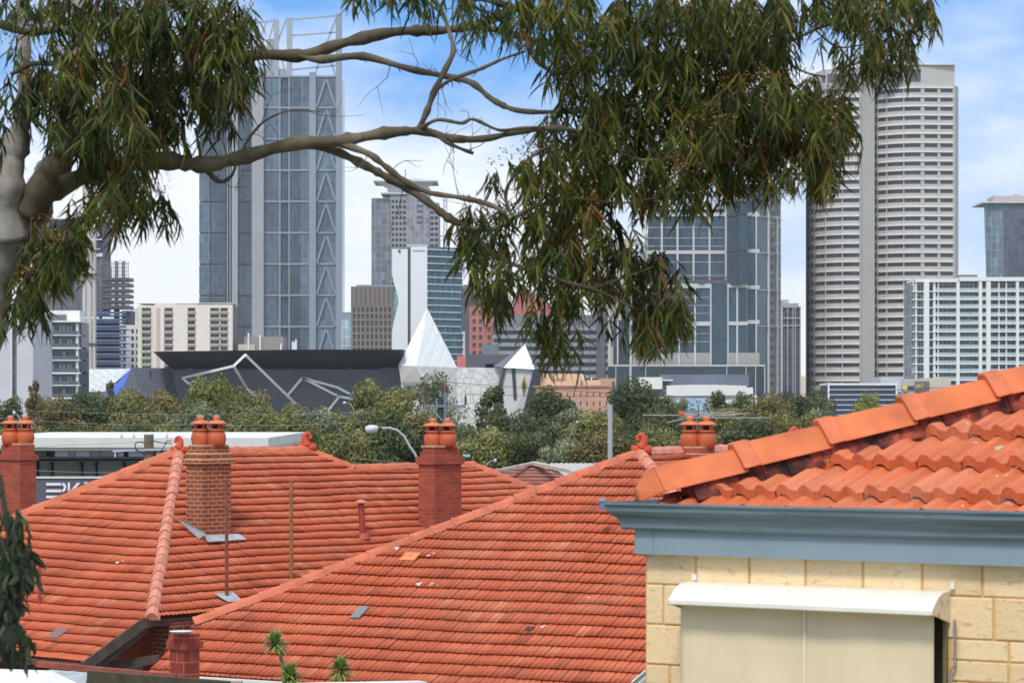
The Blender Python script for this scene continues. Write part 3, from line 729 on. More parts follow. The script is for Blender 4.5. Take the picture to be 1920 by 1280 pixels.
# ---- brace-framed glass tower
Y = 1500; f = Face(372, Y, 640, Y)
bt = bld('glass_tower', 505, Y, 'tallest blue glass tower with white braced steel frame and open crown', 'skyscraper')
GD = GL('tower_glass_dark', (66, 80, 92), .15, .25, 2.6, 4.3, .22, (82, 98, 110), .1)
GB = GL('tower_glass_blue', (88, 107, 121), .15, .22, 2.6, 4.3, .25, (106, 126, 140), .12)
bands = [143+58.6*i for i in range(11)]
fbox(bt, f, 374, 446, 152, GROUND, -40, -3, 'core', GD); fbox(bt, f, 446, 580, 142, GROUND, -40, -3, 'core', GD); fbox(bt, f, 580, 638, 142, GROUND, -40, -3, 'core', GD)
for x0, x1, m in ((373, 393, GB), (394, 424, GD), (447, 473, GD), (495, 523.5, GB), (526, 541, GD), (543.5, 562, GD), (562.3, 580, GB), (593, 630, GB)):
    for i in range(len(bands)-1):
        y0 = bands[i]+3 if x0 > 430 else max(153, bands[i]+2); fbox(bt, f, x0, x1, y0, bands[i+1]-.5, -2.9, -1.2 if x0 != 526 else -2.2, 'glass_panel', m)
for i, y in enumerate(bands): fbox(bt, f, 495, 630, y-1.5, y+2, -2.9, -.6, 'floor_band', STEEL)
g = MB()
for x in (524.7, 542.2): f.box(g, x-1.4, x+1.2, 141, GROUND, -2.9, -.4)
for x in (426.5, 431.5): f.box(g, x-1.1, x+1.1, 152, GROUND, -2.9, 0)
g.build('mullions', STEEL, bt)
fbox(bt, f, 435, 446, 120, GROUND, -12, .6, 'pier', CONC); fbox(bt, f, 473, 495, 128, GROUND, -30, 2.5, 'pier', CONC)
fbox(bt, f, 580, 592.5, 136, GROUND, -4, 1.2, 'column', STEEL); fbox(bt, f, 630, 640.5, 26, GROUND, -4, 1.5, 'column', STEEL)
for i in range(len(bands)-1):
    y0, y1 = bands[i]+3, bands[i+1]-1
    g = MB()
    for q in (594, 629): g.bar(f.pt(611.5, y0, -.2), f.pt(q, y1, -.2), 1.0, .9, (0,1,0))
    g.build('brace', STEEL, bt)
CR = M('crown_steel', (160, 166, 174), .5, .05, .05)
cr = MB()
for x0, x1, yt in ((513, 522, 36), (537, 547, 33), (630.6, 640.2, 25)): f.box(cr, x0, x1, yt, 145, -4.2, -1.6)
def cb(a, b_, c_, d_, w=.9): cr.bar(f.pt(a, b_, -3), f.pt(c_, d_, -3), w, w, (0,1,0))
for a in ((475, 44, 514, 39), (547, 37, 632, 30), (547, 67, 632, 61), (547, 131, 632, 123), (514, 42, 497, 100), (497, 100, 512, 138), (537, 36, 518, 86), (518, 86, 537, 138), (632, 30, 590, 140), (613, 95, 630, 145), (475, 100, 500, 42)): cb(*a)
f.box(cr, 498, 512, 70, 145, -14, -8); f.box(cr, 484, 534, 128, 142, -10, -3.2)
cr.build('crown_frame', CR, bt)
# ---- grey residential tower with flared roof
Y = 1350; f = Face(696, Y, 826, Y)
gt = bld('residential_tower', 760, Y, 'grey tower with flared white roof slab, behind the white hotel', 'skyscraper')
GT = GL('tower_grey_glass', (138, 146, 156), .3, .12, 3.0, 3.4, .3, (168, 172, 178), .3)
fbox(gt, f, 696, 731, 371, GROUND, -26, -2, 'glass_wing', GT)
GTW = M('grey_render', (150, 150, 152), .8, .08, .06, streak=.2)
ys = [(y, y+6) for y in [375+10.3*i for i in range(30)]]
office(gt, f, 732, 763, 362, 690, rng(733, 762, 4, .35), ys, GTW, M('dark_window', (84, 90, 98), .3, .15, .05), 1.0, 26)
fbox(gt, f, 763, 804, 360, GROUND, -26, .6, 'panel_wing', GL('panel_wing', (164, 164, 176), .4, .1, 2.4, 3.4, .25, (184, 184, 190), .2))
panes(gt, f, [(782, 793, 374+10.3*i, 378+10.3*i) for i in range(5)], .8, M('dark_window', (84, 90, 98)))
office(gt, f, 805, 823, 380, 690, rng(806, 822, 2, .25), ys[1:], GTW, M('dark_window', (84, 90, 98)), 1.0, 26)
CWH = M('white_concrete', (202, 202, 198), .8, .06, .06, streak=.2)
g = MB(); f.box(g, 726, 806, 352, 362, -24, -2); f.box(g, 714, 800, 361, 364, -26, 1); f.box(g, 728, 800, 343, 352, -22, -4); g.build('plant_level', CWH, gt)
g = MB()
g.hexa([f.pt(724, 353, -2), f.pt(802, 353, -2), f.pt(802, 353, -24), f.pt(724, 353, -24), f.pt(706, 341, 0), f.pt(816, 340, 0), f.pt(816, 340, -26), f.pt(706, 341, -26)])
f.box(g, 700, 820, 338.5, 341, -27, 2); f.box(g, 756, 790, 333, 338.4, -14, -6); g.build('flared_roof', CWH, gt)
g = MB(); g.tube([f.pt(760, 338), f.pt(760, 318)], .25, 6); g.build('mast', STEEL, gt)
hoist = MB()
for x in (832, 838):
    hoist.tube([f.pt(x, 690, 1), f.pt(x, 365, 1)], .18, 5)
for i in range(30): hoist.tube([f.pt(832, 370+11*i, 1), f.pt(838, 381+11*i, 1)], .12, 4); hoist.tube([f.pt(838, 370+11*i, 1), f.pt(832, 381+11*i, 1)], .12, 4)
hoist.box(f.pt(822, H, 1).x, f.pt(838, H, 1).x, Y-2, Y-.2, f.pt(830, 444).z, f.pt(830, 442).z)
tag(hoist.build('construction_hoist', STEEL, None), 'thin lattice hoist on the right side of the grey tower', 'hoist')
# ---- brown office
Y = 1100; f = Face(658, Y, 748, Y)
bo = bld('brown_office', 700, Y, 'brown office block with gridded windows, left of the wavy white hotel')
BR_ = M('brown_facade', (128, 118, 112), .7, .08, .08)
office(bo, f, 658, 738, 537, 700, rng(660, 735, 9, .42), [(576+12.6*i, 585+12.6*i) for i in range(9)], BR_, M('bronze_glass', (78, 76, 76), .25, .15, .1), .6)
g = MB()
for i in range(10): f.box(g, 659+8.6*i, 660+8.6*i, 538, 573, 0, .4)
g.build('louvre_fins', M('dark_fin', (96, 88, 84), .7), bo)
fbox(bo, f, 738, 748, 540, GROUND, -20, -.3, 'green_glass', GL('green_glass', (88, 130, 124), .15, .1, 1.6, 3.2, .2))
fbox(bo, f, 668, 740, 533.5, 536.9, -20, -2, 'plant_rail', STEEL)
# ---- white wavy hotel
Y = 960; f = Face(735, Y, 801, Y)
ho = bld('white_hotel', 800, Y, 'white hotel with wavy edged blank wall and banded teal glass', 'hotel')
HWm = M('hotel_white', (226, 228, 230), .6, .03, .05)
prf = [(735, 467), (735, 515), (739, 532), (744, 548), (747, 562), (746, 574), (742, 588), (738, 604), (735, 622), (734.5, 700)]
g = MB(); L_ = [f.pt(x, y, 0) for x, y in prf]
for a, b_ in zip(prf, prf[1:]):
    q = [f.pt(a[0], a[1]), f.pt(b_[0], b_[1]), f.pt(764.5, b_[1]), f.pt(764.5, a[1])]; g.poly(q[::-1], (0, 14, 0))
f.box(g, 770, 801, 460.5, 760, -14, 0); f.box(g, 764.5, 770, 467, 760, -14, -2.2)
f.box(g, 763, 801, 459, 460.4, -10, .2); f.box(g, 780, 832, 461.5, 463.5, -14, -8); g.build('blank_wall', HWm, ho)
fbox(ho, f, 764.7, 769.8, 466, 760, -2.1, -1.2, 'slot', M('dark_slot', (92, 94, 100), .4))
f2_ = Face(801, Y, 868, Y+10)
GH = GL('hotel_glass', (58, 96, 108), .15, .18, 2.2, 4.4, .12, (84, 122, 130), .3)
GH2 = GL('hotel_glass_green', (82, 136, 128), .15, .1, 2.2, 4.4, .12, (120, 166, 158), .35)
ysh = [467+13.05*i for i in range(18)]
for i, y in enumerate(ysh):
    fbox(ho, f2_, 801.5, 868, y+1, y+12.2, -18, -.3, 'glass_floor', GH if i < 20 else GH2, 801.5)
    fbox(ho, f2_, 801.5, 868-(6 if 5 < i < 12 else 0), y-.4, y+1.1, -18, .5, 'floor_band', HWm, 801.5)
fbox(ho, f2_, 868, 870, 620, GROUND, -18, .6, 'end_fin', HWm)
fbox(ho, f2_, 801.4, 868, 462, 466.4, -18, -.5, 'parapet', GH, 801.5)
g = MB()
for x, y, w in ((747, 468.5, 4),): f.box(g, x, x+w, y, y+4.5, 0, .3)
g.build('wall_emblem', M('sign_black', (40, 40, 44), .5), ho)
g = MB()
for i in range(11): f.box(g, 774+2.1*i, 775.4+2.1*i, 469, 470.6, 0, .25)
g.build('sign_lettering', M('sign_grey', (150, 150, 154), .5), ho)
# ---- dark block and pink brick blocks
Y = 1150; f = Face(868, Y, 1180, Y)
db = bld('dark_block', 890, Y, 'plain dark grey tower slab directly right of the hotel')
fbox(db, f, 864, 912, 540, GROUND, -25, 0, 'wall', M('dark_clad', (104, 100, 104), .7, .1, .06)); fbox(db, f, 866, 905, 533.5, 539.9, -25, -1, 'parapet', M('brown_facade', (128, 118, 112)))
g = MB()
for i in range(9): f.box(g, 866+5*i, 867+5*i, 545, GROUND, 0, .3)
g.build('fins', M('dark_fin', (96, 88, 84)), db)
Y = 1020; f = Face(880, Y, 1080, Y)
pk = bld('pink_brick_building', 910, Y, 'salmon pink brick building with small dark windows below the hanging leaves')
PK = M('pink_brick', (188, 118, 108), .85, .08, .3)
office(pk, f, 880, 962, 575, 720, [(886, 892), (898, 904), (914, 920), (926, 932), (940, 946)], [(583+15*i, 592+15*i) for i in range(7)], PK, M('dark_window', (84, 90, 98)), .5)
fbox(pk, f, 904, 930, 557, 574.9, -20, -2, 'plant_room', M('cream_plant', (196, 186, 166), .8))
fbox(pk, f, 962, 1028, 549, GROUND, -30, -3, 'rear_wall', PK); fbox(pk, f, 1026, 1082, 572, GROUND, -30, -4, 'rear_wall', PK)
bt2 = bld('twin_fin_tower', 1055, 1400, 'cream ribbed tower with dark glass glimpsed between the hanging leaves')
f = Face(1032, 1400, 1075, 1400); fbox(bt2, f, 1032, 1075, 440, GROUND, -25, -1, 'glass', GL('fin_glass', (104, 108, 118), .2, .1, 3, 4, .2))
g = MB(); [f.box(g, x, x+6, 438, GROUND, -.9, .8) for x in (1036, 1064)]; g.build('ribs', M('cream_rib', (206, 194, 168), .8), bt2)
# ---- striped grey office (mid)
Y = 920; f = Face(918, Y, 1140, Y)
so = bld('striped_office', 1030, Y, 'low grey office with horizontal metal stripes behind the small white pyramid')
SG = M('stripe_metal', (146, 148, 154), .5, .08, .05); SD = M('stripe_dark', (78, 80, 88), .3, .12, .08)
fbox(so, f, 926, 1140, 592, GROUND, -25, -.6, 'core', SD)
fbox(so, f, 940, 1140, 590, 612, -20, -.4, 'top_storey', M('grey_clad', (122, 122, 126), .6, .08, .05))
for i in range(7):
    fbox(so, f, 922 if i else 930, 1140, 612.5+15*i, 619.5+15*i, -.5, .3, 'spandrel', SG)
g = MB()
for x in (1060, 1085, 1105): f.box(g, x, x+1.2, 592, GROUND, .3, .6)
g.build('mullions', M('stripe_dark', (78, 80, 88)), so)
fbox(so, f, 1118, 1134, 560, GROUND, -20, 2, 'stair_tower', M('stair_dark', (96, 94, 100), .7))
# ---- beige tower top and the stepped glass office
Y = 1250; f = Face(1100, Y, 1200, Y)
bg = bld('beige_tower', 1150, Y, 'beige concrete tower top with rooftop plant, left of the stepped glass office')
BG = M('beige_concrete', (190, 186, 174), .85, .06, .06, streak=.2)
fbox(bg, f, 1112, 1186, 449, GROUND, -30, 0, 'wall', BG); fbox(bg, f, 1120, 1146, 436, 448.9, -20, -4, 'plant_room', BG)
Y = 1000
go = bld('glass_office', 1340, Y, 'stepped blue-green glass office with white grid frames, right of centre')
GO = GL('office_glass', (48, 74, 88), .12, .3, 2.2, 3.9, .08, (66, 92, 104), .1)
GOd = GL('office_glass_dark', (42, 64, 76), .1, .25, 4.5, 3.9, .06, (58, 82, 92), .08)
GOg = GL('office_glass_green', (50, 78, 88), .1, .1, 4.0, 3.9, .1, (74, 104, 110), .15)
fr = M('office_frame', (196, 198, 198), .6, .04, .05)
f = Face(1160, Y, 1420, Y)
ff = Face(1160, Y+8, 1420, Y+8)
# rear high block
fbox(go, ff, 1216, 1398, 392, GROUND, -30, -.8, 'core', GOd)
for i, (y0, y1) in enumerate(((392, 397), (407, 468), (476, 535))):
    for x0, x1 in ((1215, 1238), (1243, 1267), (1273, 1297), (1303, 1327), (1333, 1358)):
        if i == 0: continue
        fbox(go, ff, x0, x1, y0, y1, -.7, -.3, 'window', GO)
g = MB()
for x in (1239, 1268.5, 1298.5, 1328.5, 1359): ff.box(g, x, x+3.6, 380, 540, -.8, .3)
for y in (399, 469.5, 536): ff.box(g, 1213, 1362, y, y+6.5, -.8, .25)
ff.box(g, 1330, 1400, 374, 392, -20, .1)
g.build('frame', fr, go)
g = MB()
for y in (426, 446, 461, 491, 516): ff.box(g, 1215, 1358, y, y+.9, -.3, 0)
g.build('transoms', fr, go)
# bay and right wing
fb_ = Face(1362, Y+8, 1384, Y-2); fc_ = Face(1384, Y-2, 1399, Y+4)
for y0, y1 in ((380, 404), (407, 471), (474, 534)):
    fbox(go, fb_, 1362.5, 1384, y0, y1, -4, 0, 'bay_glass', GO); fbox(go, fc_, 1384.1, 1398.5, y0, y1, -4, -.2, 'bay_glass', GOd)
fw = Face(1399, Y+4, 1440, Y+4)
fbox(go, fw, 1399, 1418, 384, GROUND, -25, -.8, 'core', GOd)
for y0, y1 in ((407, 466), (474, 533), (543, 598), (608, 658)):
    fbox(go, fw, 1402, 1416, y0, y1, -.7, -.2, 'window', GO)
g = MB()
for x in (1398.6, 1416.5): fw.box(g, x, x+2.6, 396, 740, -.8, .4)
for y in (399, 467, 535, 600): fw.box(g, 1399, 1424, y, y+7, -.8, .3)
g.build('frame', fr, go)
fs = Face(1418, Y+4, 1440, Y+12); ft = Face(1440, Y+12, 1465, Y+34)
fbox(go, fs, 1418.8, 1441, 380, GROUND, -14, -.2, 'corner_glass', GOg); fbox(go, ft, 1441, 1465, 345, GROUND, -12, -.2, 'corner_glass', GOd)
g = MB(); ft.box(g, 1440, 1441.5, 350, GROUND, -.2, .4); ft.box(g, 1456.5, 1457.6, 400, GROUND, -.2, .4)
for y in (404, 472, 542, 610): ft.box(g, 1441, 1465, y, y+1.2, -.2, .2); fs.box(g, 1419, 1441, y, y+1.2, -.2, .2)
g.build('mullions', fr, go)
g = MB(); rnd2 = random.Random(4)
for x, y in ((1447, 414), (1459, 418), (1449, 432), (1452, 452), (1459, 448), (1444, 414), (1459, 516), (1446, 510), (1452, 402), (1461, 401)): ft.box(g, x, x+4, y, y+3.5, -.19, -.1)
g.build('painted_reflections', M('teal_reflection', (110, 188, 182), .3), go)  # teal reflections on the corner glass, painted as small coloured boxes
# front lower block
fbox(go, f, 1180, 1400, 532, GROUND, -6.8, -.8, 'core', GOd)
xs2 = [(1243, 1271), (1275, 1300), (1306, 1330)]
for y0, y1 in ((543, 601), (611, 660), (690, 705)):
    for x0, x1 in [(1165, 1180), (1184, 1208), (1214, 1239)]+xs2: fbox(go, f, x0, x1, y0, y1, -.7, -.3, 'window', GO)
    for x0, x1 in ((1366, 1380), (1384, 1398)): fbox(go, f, x0, x1, y0, y1, -.7, -.3, 'window', GO)
g = MB()
for x in (1181, 1209.5, 1240, 1271.5, 1301.5, 1331, 1363, 1380.5): f.box(g, x, x+3.2, 532, 700, -.8, .4)
for y in (532, 602.5): f.box(g, 1180, 1334, y, y+8, -.8, .3); f.box(g, 1363, 1402, y, y+7, -.8, .3)
g.build('frame', fr, go)
fbox(go, f, 1180, 1334, 661, 686, -.8, -.1, 'louvre_band', M('louvre_beige', (158, 156, 148), .6, .06, .2)); fbox(go, f, 1366, 1424, 661, 686, -.8, -.1, 'louvre_band', M('louvre_beige', (158, 156, 148)))
g = MB()
for y in (557, 572, 587, 625, 640): f.box(g, 1183, 1331, y, y+.8, -.3, 0)
g.build('transoms', fr, go)
fbox(go, f, 1334.5, 1363, 533, 700, -4, .9, 'bay_glass', GO)
g = MB(); f.box(g, 1240, 1376, 524, 531.8, -8, -.2); f.box(g, 1255, 1372, 518, 521, -3, -2.4); f.box(g, 1310, 1320, 526, 531, -2, 1); g.build('terrace_screen', M('terrace_dark', (92, 90, 94), .5), go)
fbox(go, f, 1150, 1180, 600, GROUND, -12, -1.5, 'side_wing', GOd)
g = MB(); [f.box(g, x, x+2.4, 560, 700, -1.4, -.6) for x in (1141, 1157, 1180)]; g.build('side_mullions', fr, go)
# podium
fp = Face(1126, Y-12, 1436, Y-12)
fbox(go, fp, 1128, 1432, 687, GROUND, -10, 0, 'podium', GOd)
g = MB(); fp.box(g, 1126, 1434, 683.5, 686.8, -10, .5); [fp.box(g, x, x+1.4, 687, 760, 0, .4) for x in (1126, 1154, 1182, 1210, 1362, 1398, 1416, 1433)]; fp.box(g, 1180, 1184, 687, 740, 0, .6); g.build('podium_frame', fr, go)
# ---- slim striped tower
Y = 1200; f = Face(1466, Y, 1502, Y)
sl = bld('slim_tower', 1484, Y, 'slim dark tower with pale vertical ribs between the glass office and round tower')
fbox(sl, f, 1467, 1501, 576, GROUND, -20, -.4, 'core', GL('slim_glass', (92, 94, 106), .2, .1, 3, 3.6, .3, (112, 114, 124), .2))
g = MB(); [f.box(g, x, x+1.8, 574, GROUND, -.4, .4) for x in (1466, 1476, 1486, 1490.5, 1499.5)]; [f.box(g, 1466, 1501, y, y+2.5, -.3, .3) for y in (574, 595, 609)]; f.box(g, 1470, 1498, 568, 574, -12, -2); f.box(g, 1466, 1481, 561, 574, -14, -5); g.build('ribs', M('pale_rib', (178, 178, 180), .6), sl)
sb = bld('cream_block', 1506, 1300, 'narrow sliver of a cream building left of the round tower base')
fbox(sb, Face(1500, 1300, 1514, 1300), 1500, 1516, 706, GROUND, -20, 0, 'wall', M('cream_wall', (226, 214, 192), .8)); fbox(sb, Face(1500, 1300, 1514, 1300), 1501, 1514, 703, 705.9, -18, -1, 'parapet', WHT)
# ---- round banded tower
Y = 1100
rt = bld('round_tower', 1655, Y, 'round pale concrete tower with banded windows on the right', 'skyscraper')
RC = M('tower_concrete', (186, 184, 178), .8, .05, .06, streak=.12); RW = M('sunshade_white', (222, 218, 208), .7, .04, .1)
RG = M('tower_window', (104, 102, 110), .25, .12, .08, rand=.3)
bay1 = [(1511.5, 32), (1515, 24), (1521, 18), (1532, 12), (1547, 7), (1563, 3.8), (1579, 1.8), (1596, .6), (1613, 0)]
bay2 = [(1640, 11), (1646, 9), (1662, 5.6), (1678, 3), (1694, 1.4), (1711, 0), (1732, 0), (1760, .6), (1790, 1.2)]
def strip(mb, pts, py0, py1, d, th, zr=Y):
    z1 = zat(py0, zr); z0 = 0 if py1 > 9000 else zat(py1, zr)
    fp_ = []
    for x, dy in pts:
        p_ = P(x, H, Y+dy); fp_.append(V((p_.x, p_.y-d, 0)))
    bk = [q+V((0, th, 0)) for q in fp_]
    for i in range(len(fp_)-1):
        a, b_, c_, d_ = fp_[i], fp_[i+1], bk[i+1], bk[i]
        mb.hexa([a+V((0,0,z0)), b_+V((0,0,z0)), c_+V((0,0,z0)), d_+V((0,0,z0)), a+V((0,0,z1)), b_+V((0,0,z1)), c_+V((0,0,z1)), d_+V((0,0,z1))])
cm = MB(); strip(cm, [(x+.6, dy) for x, dy in bay1], 165, GROUND, -1.0, 2); strip(cm, bay2, 165, GROUND, -1.0, 2); cm.box(P(1560, H, Y).x, P(1780, H, Y).x, Y+36, Y+50, 0, zat(165, Y)); cm.build('core', M('tower_core', (98, 96, 102), .4), rt)
cm = MB(); q = [P(1560, H, Y+12), P(1790, H, Y+4)]; cm.box(q[0].x, q[1].x, Y+12, Y+36, 0, zat(150, Y)); cm.build('core', RC, rt)
fl0, fp0 = 163.0, 17.15
nfl = 38
def interp(pts, x):
    for a, b_ in zip(pts, pts[1:]):
        if a[0] <= x <= b_[0]: return a[1]+(b_[1]-a[1])*(x-a[0])/(b_[0]-a[0])
    return pts[-1][1]
def sub(pts, x0, x1): return [(x0, interp(pts, x0))]+[p for p in pts if x0 < p[0] < x1]+[(x1, interp(pts, x1))]
wins = [(bay1, 1513, 1519.5), (bay1, 1520.5, 1526), (bay1, 1527.5, 1547), (bay1, 1549, 1578.5), (bay1, 1580.5, 1611.5), (bay2, 1641, 1644.5), (bay2, 1646, 1661.5), (bay2, 1663.5, 1693.5), (bay2, 1695.5, 1726), (bay2, 1733, 1757.5), (bay2, 1763, 1787)]
allw = []
for k in range(nfl):
    y0 = fl0+k*fp0
    for bay, a, b_ in ((bay1, 1527, 1611), (bay2, 1646, 1787)):
        g = MB(); strip(g, bay, y0+10.4, y0+fp0, .1, 1.2); g.build('spandrel', RC, rt)
        g = MB(); strip(g, sub(bay, a, b_), y0-.4, y0+2.8, .7, 1.2); g.build('sunshade', RW, rt)
    for w in wins: allw.append((w, y0))
allw.sort(key=lambda t: -(t[0][2]-t[0][1]))
rest = MB()
for i, ((bay, a, b_), y0) in enumerate(allw):
    g = MB() if i < 100 else rest
    strip(g, sub(bay, a, b_), y0+2.6, y0+10.5, -.5, .6)
    if i < 100: g.build('window', RG, rt)
rest.build('windows', RG, rt)['kind'] = 'stuff'
g = MB()
for bay, x, w in [(bay1, 1511.3, 1.2), (bay1, 1519.4, 1.2), (bay1, 1526, 1.6), (bay1, 1547, 2), (bay1, 1578.5, 2), (bay1, 1611.3, 1.9), (bay2, 1644.5, 1.6), (bay2, 1661.5, 2), (bay2, 1693.5, 2), (bay2, 1726, 7), (bay2, 1757.5, 5.5), (bay2, 1787, 3)]:
    strip(g, sub(bay, x, x+w), 160, GROUND, .4, 1.8)
g.build('mullions', RC, rt)
fr_ = Face(1613, Y+1.5, 1640, Y+6)
g = MB(); fr_.box(g, 1613, 1640, 125, GROUND, -14, 0); g.build('pier', RC, rt)
g = MB(); q = Face(1790, Y+1.2, 1797, Y+8); q.box(g, 1790, 1797, 160, GROUND, -16, 0); g.build('side_wall', RC, rt)
g = MB(); strip(g, [(1530, 14), (1545, 6), (1563, 2), (1579, .6), (1613, 0)], 128, 163, 0, 3); strip(g, bay2, 122, 163, 0, 3); g.box(P(1570, H, Y).x, P(1780, H, Y).x, Y+36, Y+50, zat(163, Y), zat(126, Y)); g.build('parapet', RC, rt)
fq = Face(1640, Y, 1790, Y)
for x0, x1, y0, y1 in ((1551, 1586, 139, 156), (1540, 1548, 141, 156), (1588, 1611, 138, 156), (1650, 1690, 130, 152), (1697, 1726, 130, 152)): fbox(rt, fq, x0, x1, y0, y1, 0, .35, 'louvre', M('tower_window', (88, 86, 94)))
g = MB(); fq.box(g, 1640, 1792, 120.5, 122, -26, .6); g.build('coping', RW, rt)
# ---- white balcony apartments (right)
Y = 800; f = Face(1710, Y, 1920, Y)
wa_ = bld('white_apartments', 1820, Y, 'white apartment block with close rows of glazed balconies in front of the round tower', 'apartment block')
AW = M('apartment_white', (228, 230, 228), .6, .04, .08); AG = GL('apartment_glass', (126, 136, 140), .2, .3, 1.1, 3.0, .1, (214, 216, 214), .7)
fbox(wa_, f, 1712, 1985, 528, GROUND, -18, -2.2, 'core', AG)
ysw = [(533+15.1*i, 546+15.1*i) for i in range(15)]
xsw = [(1712, 1717), (1719, 1732), (1742, 1750), (1754, 1758), (1760, 1793), (1799, 1835), (1841, 1849), (1857, 1872), (1874, 1886), (1888, 1905), (1910, 1930), (1934, 1960)]
for y0, y1 in ysw: fbox(wa_, f, 1711, 1975, y1-.6, y1+1.3, -2, .3, 'balcony_slab', AW)
g = MB()
for a, b_ in zip(xsw, xsw[1:]): f.box(g, a[1], b_[0], 528, GROUND, -2.1, .1 if b_[0]-a[1] < 5 else .5)
g.build('dividing_walls', AW, wa_)
BGm = M('balustrade_glass', (168, 184, 188), .15, .1, .2)
panes(wa_, f, [(a, b_, y1-6, y1-.6) for a, b_ in xsw[3:] for y0, y1 in ysw], .15, BGm, 'balustrade', th=.08)
fbox(wa_, f, 1716, 1796, 523, 529, -18, .6, 'roof_slab', AW); fbox(wa_, f, 1799, 1975, 519.5, 527, -18, .6, 'roof_slab', AW)
fbox(wa_, f, 1733, 1741.5, 528, GROUND, -2, .9, 'pier', AW); fbox(wa_, f, 1794, 1798.5, 524, GROUND, -3, -.4, 'recess', M('blue_recess', (104, 116, 132), .5))
fbox(wa_, f, 1806, 1838, 513.5, 519.4, -12, -5, 'plant_room', M('plant_grey', (112, 108, 110), .7))
# ---- dark flared tower far right
Y = 1300; f = Face(1845, Y, 1960, Y)
dt = bld('dark_tower', 1890, Y, 'dark glass tower leaning outwards at the top, cut by the right edge', 'skyscraper')
GF = GL('flared_glass', (96, 112, 122), .15, .05, 2.6, 3.8, .2, (124, 142, 148), .3)
GK = GL('flared_glass_dark', (80, 84, 100), .15, .05, 2.6, 3.8, .15, (92, 98, 112), .15)
def taper(x0b, x0t, x1b, x1t, yt, yb, dy, m, nm):
    g = MB(); g.hexa([f.pt(x0b, yb, dy), f.pt(x1b, yb, dy), f.pt(x1b, yb, dy-30), f.pt(x0b, yb, dy-30), f.pt(x0t, yt, dy), f.pt(x1t, yt, dy), f.pt(x1t, yt, dy-30), f.pt(x0t, yt, dy-30)]); g.build(nm, m, dt)
taper(1850, 1845, 1882, 1880, 382, 560, -1, GF, 'glass_wing'); taper(1882.2, 1880.2, 1960, 1968, 381, 560, 0, GK, 'glass_wing')
fbox(dt, f, 1850, 1960, 560, GROUND, -28, -1, 'base', GK); fbox(dt, f, 1842, 1970, 378.5, 381, -30, 1.5, 'roof_slab', CWH); fbox(dt, f, 1866, 1960, 366, 378.4, -22, -5, 'plant_room', M('plant_pink', (184, 170, 164), .8)); fbox(dt, f, 1910, 1918, 362, 366, -14, -10, 'roof_unit', M('plant_pink', (184, 170, 164)))
# ---- low blue glass office + grey wall with number sign
Y = 520; f = Face(1553, Y, 1800, Y)
lb = bld('low_glass_office', 1615, Y, 'low dark blue glass office with thin white floor lines below the round tower')
fbox(lb, f, 1554, 1680, 722, GROUND, -14, -.3, 'glass', GL('blue_office', (58, 74, 102), .12, .1, 8, 1.2, .02, (72, 88, 112), .1))
for i in range(6): fbox(lb, f, 1553.5, 1681, 729.5+9.6*i, 730.7+9.6*i, -.3, .15, 'floor_line', AW)
g = MB(); f.box(g, 1552, 1555, 717, GROUND, -.3, .3); f.box(g, 1679.5, 1681.5, 717, GROUND, -.3, .3); f.box(g, 1552, 1683, 718, 722, -14, .2); g.build('frame', AW, lb)
f = Face(1650, Y+25, 1850, Y+25)
sg = bld('number_sign_building', 1720, Y+25, 'grey and beige building with a yellow emblem and number sign above the near ridge')
fbox(sg, f, 1651, 1690, 707, GROUND, -12, 0, 'wall', M('pale_lilac_wall', (200, 200, 208), .7)); fbox(sg, f, 1690.2, 1742, 710, GROUND, -12, -.5, 'wall', M('grey_wall', (180, 184, 184), .8, .06, .2)); fbox(sg, f, 1742, 1784, 708, GROUND, -12, -.8, 'wall', M('beige_wall', (202, 190, 172), .8, .08, .3))
fbox(sg, f, 1716, 1742.5, 714.5, 733, -.4, .1, 'sign_board', M('sign_brown', (118, 110, 104), .6)); fbox(sg, f, 1702, 1714, 723.5, 727.5, -.4, .0, 'sign_board', M('sign_blue', (60, 62, 108), .6))
YEL = M('sign_yellow', (240, 204, 96), .6, .05, 1)
g = MB(); q = f.pt(1697, 727, .2); g.add([q+V((math.cos(a*.524)*.5, 0, math.sin(a*.524)*.62)) for a in range(12)]+[q+V((math.cos(a*.524)*.5, .3, math.sin(a*.524)*.62)) for a in range(12)], [tuple(range(12))]+[(a, 12+a, 12+(a+1) % 12, (a+1) % 12) for a in range(12)]); g.build('yellow_emblem', YEL, sg)
def text(s, loc, size, mat, parent=None, name='lettering', rot=0.0, ext=.03, align='CENTER'):
    cu = bpy.data.curves.new(name, 'FONT'); cu.body = s; cu.size = size; cu.extrude = ext; cu.align_x = align; cu.align_y = 'CENTER'; cu.offset = size*.012
    tmp = bpy.data.objects.new(name, cu); C.objects.link(tmp)
    bpy.context.view_layer.update()
    me = bpy.data.meshes.new_from_object(tmp.evaluated_get(bpy.context.evaluated_depsgraph_get()))
    bpy.data.objects.remove(tmp)
    me.materials.clear(); me.materials.append(mat)
    o = bpy.data.objects.new(name, me); C.objects.link(o)
    o.location = V(loc)-(ORG[parent] if parent else V((0,0,0))); o.rotation_euler = (math.pi/2, 0, rot)
    if parent: o.parent = parent
    return o
text('267', f.pt(1724.5, 723.5, .15), 1.05, YEL, sg, 'sign_number')
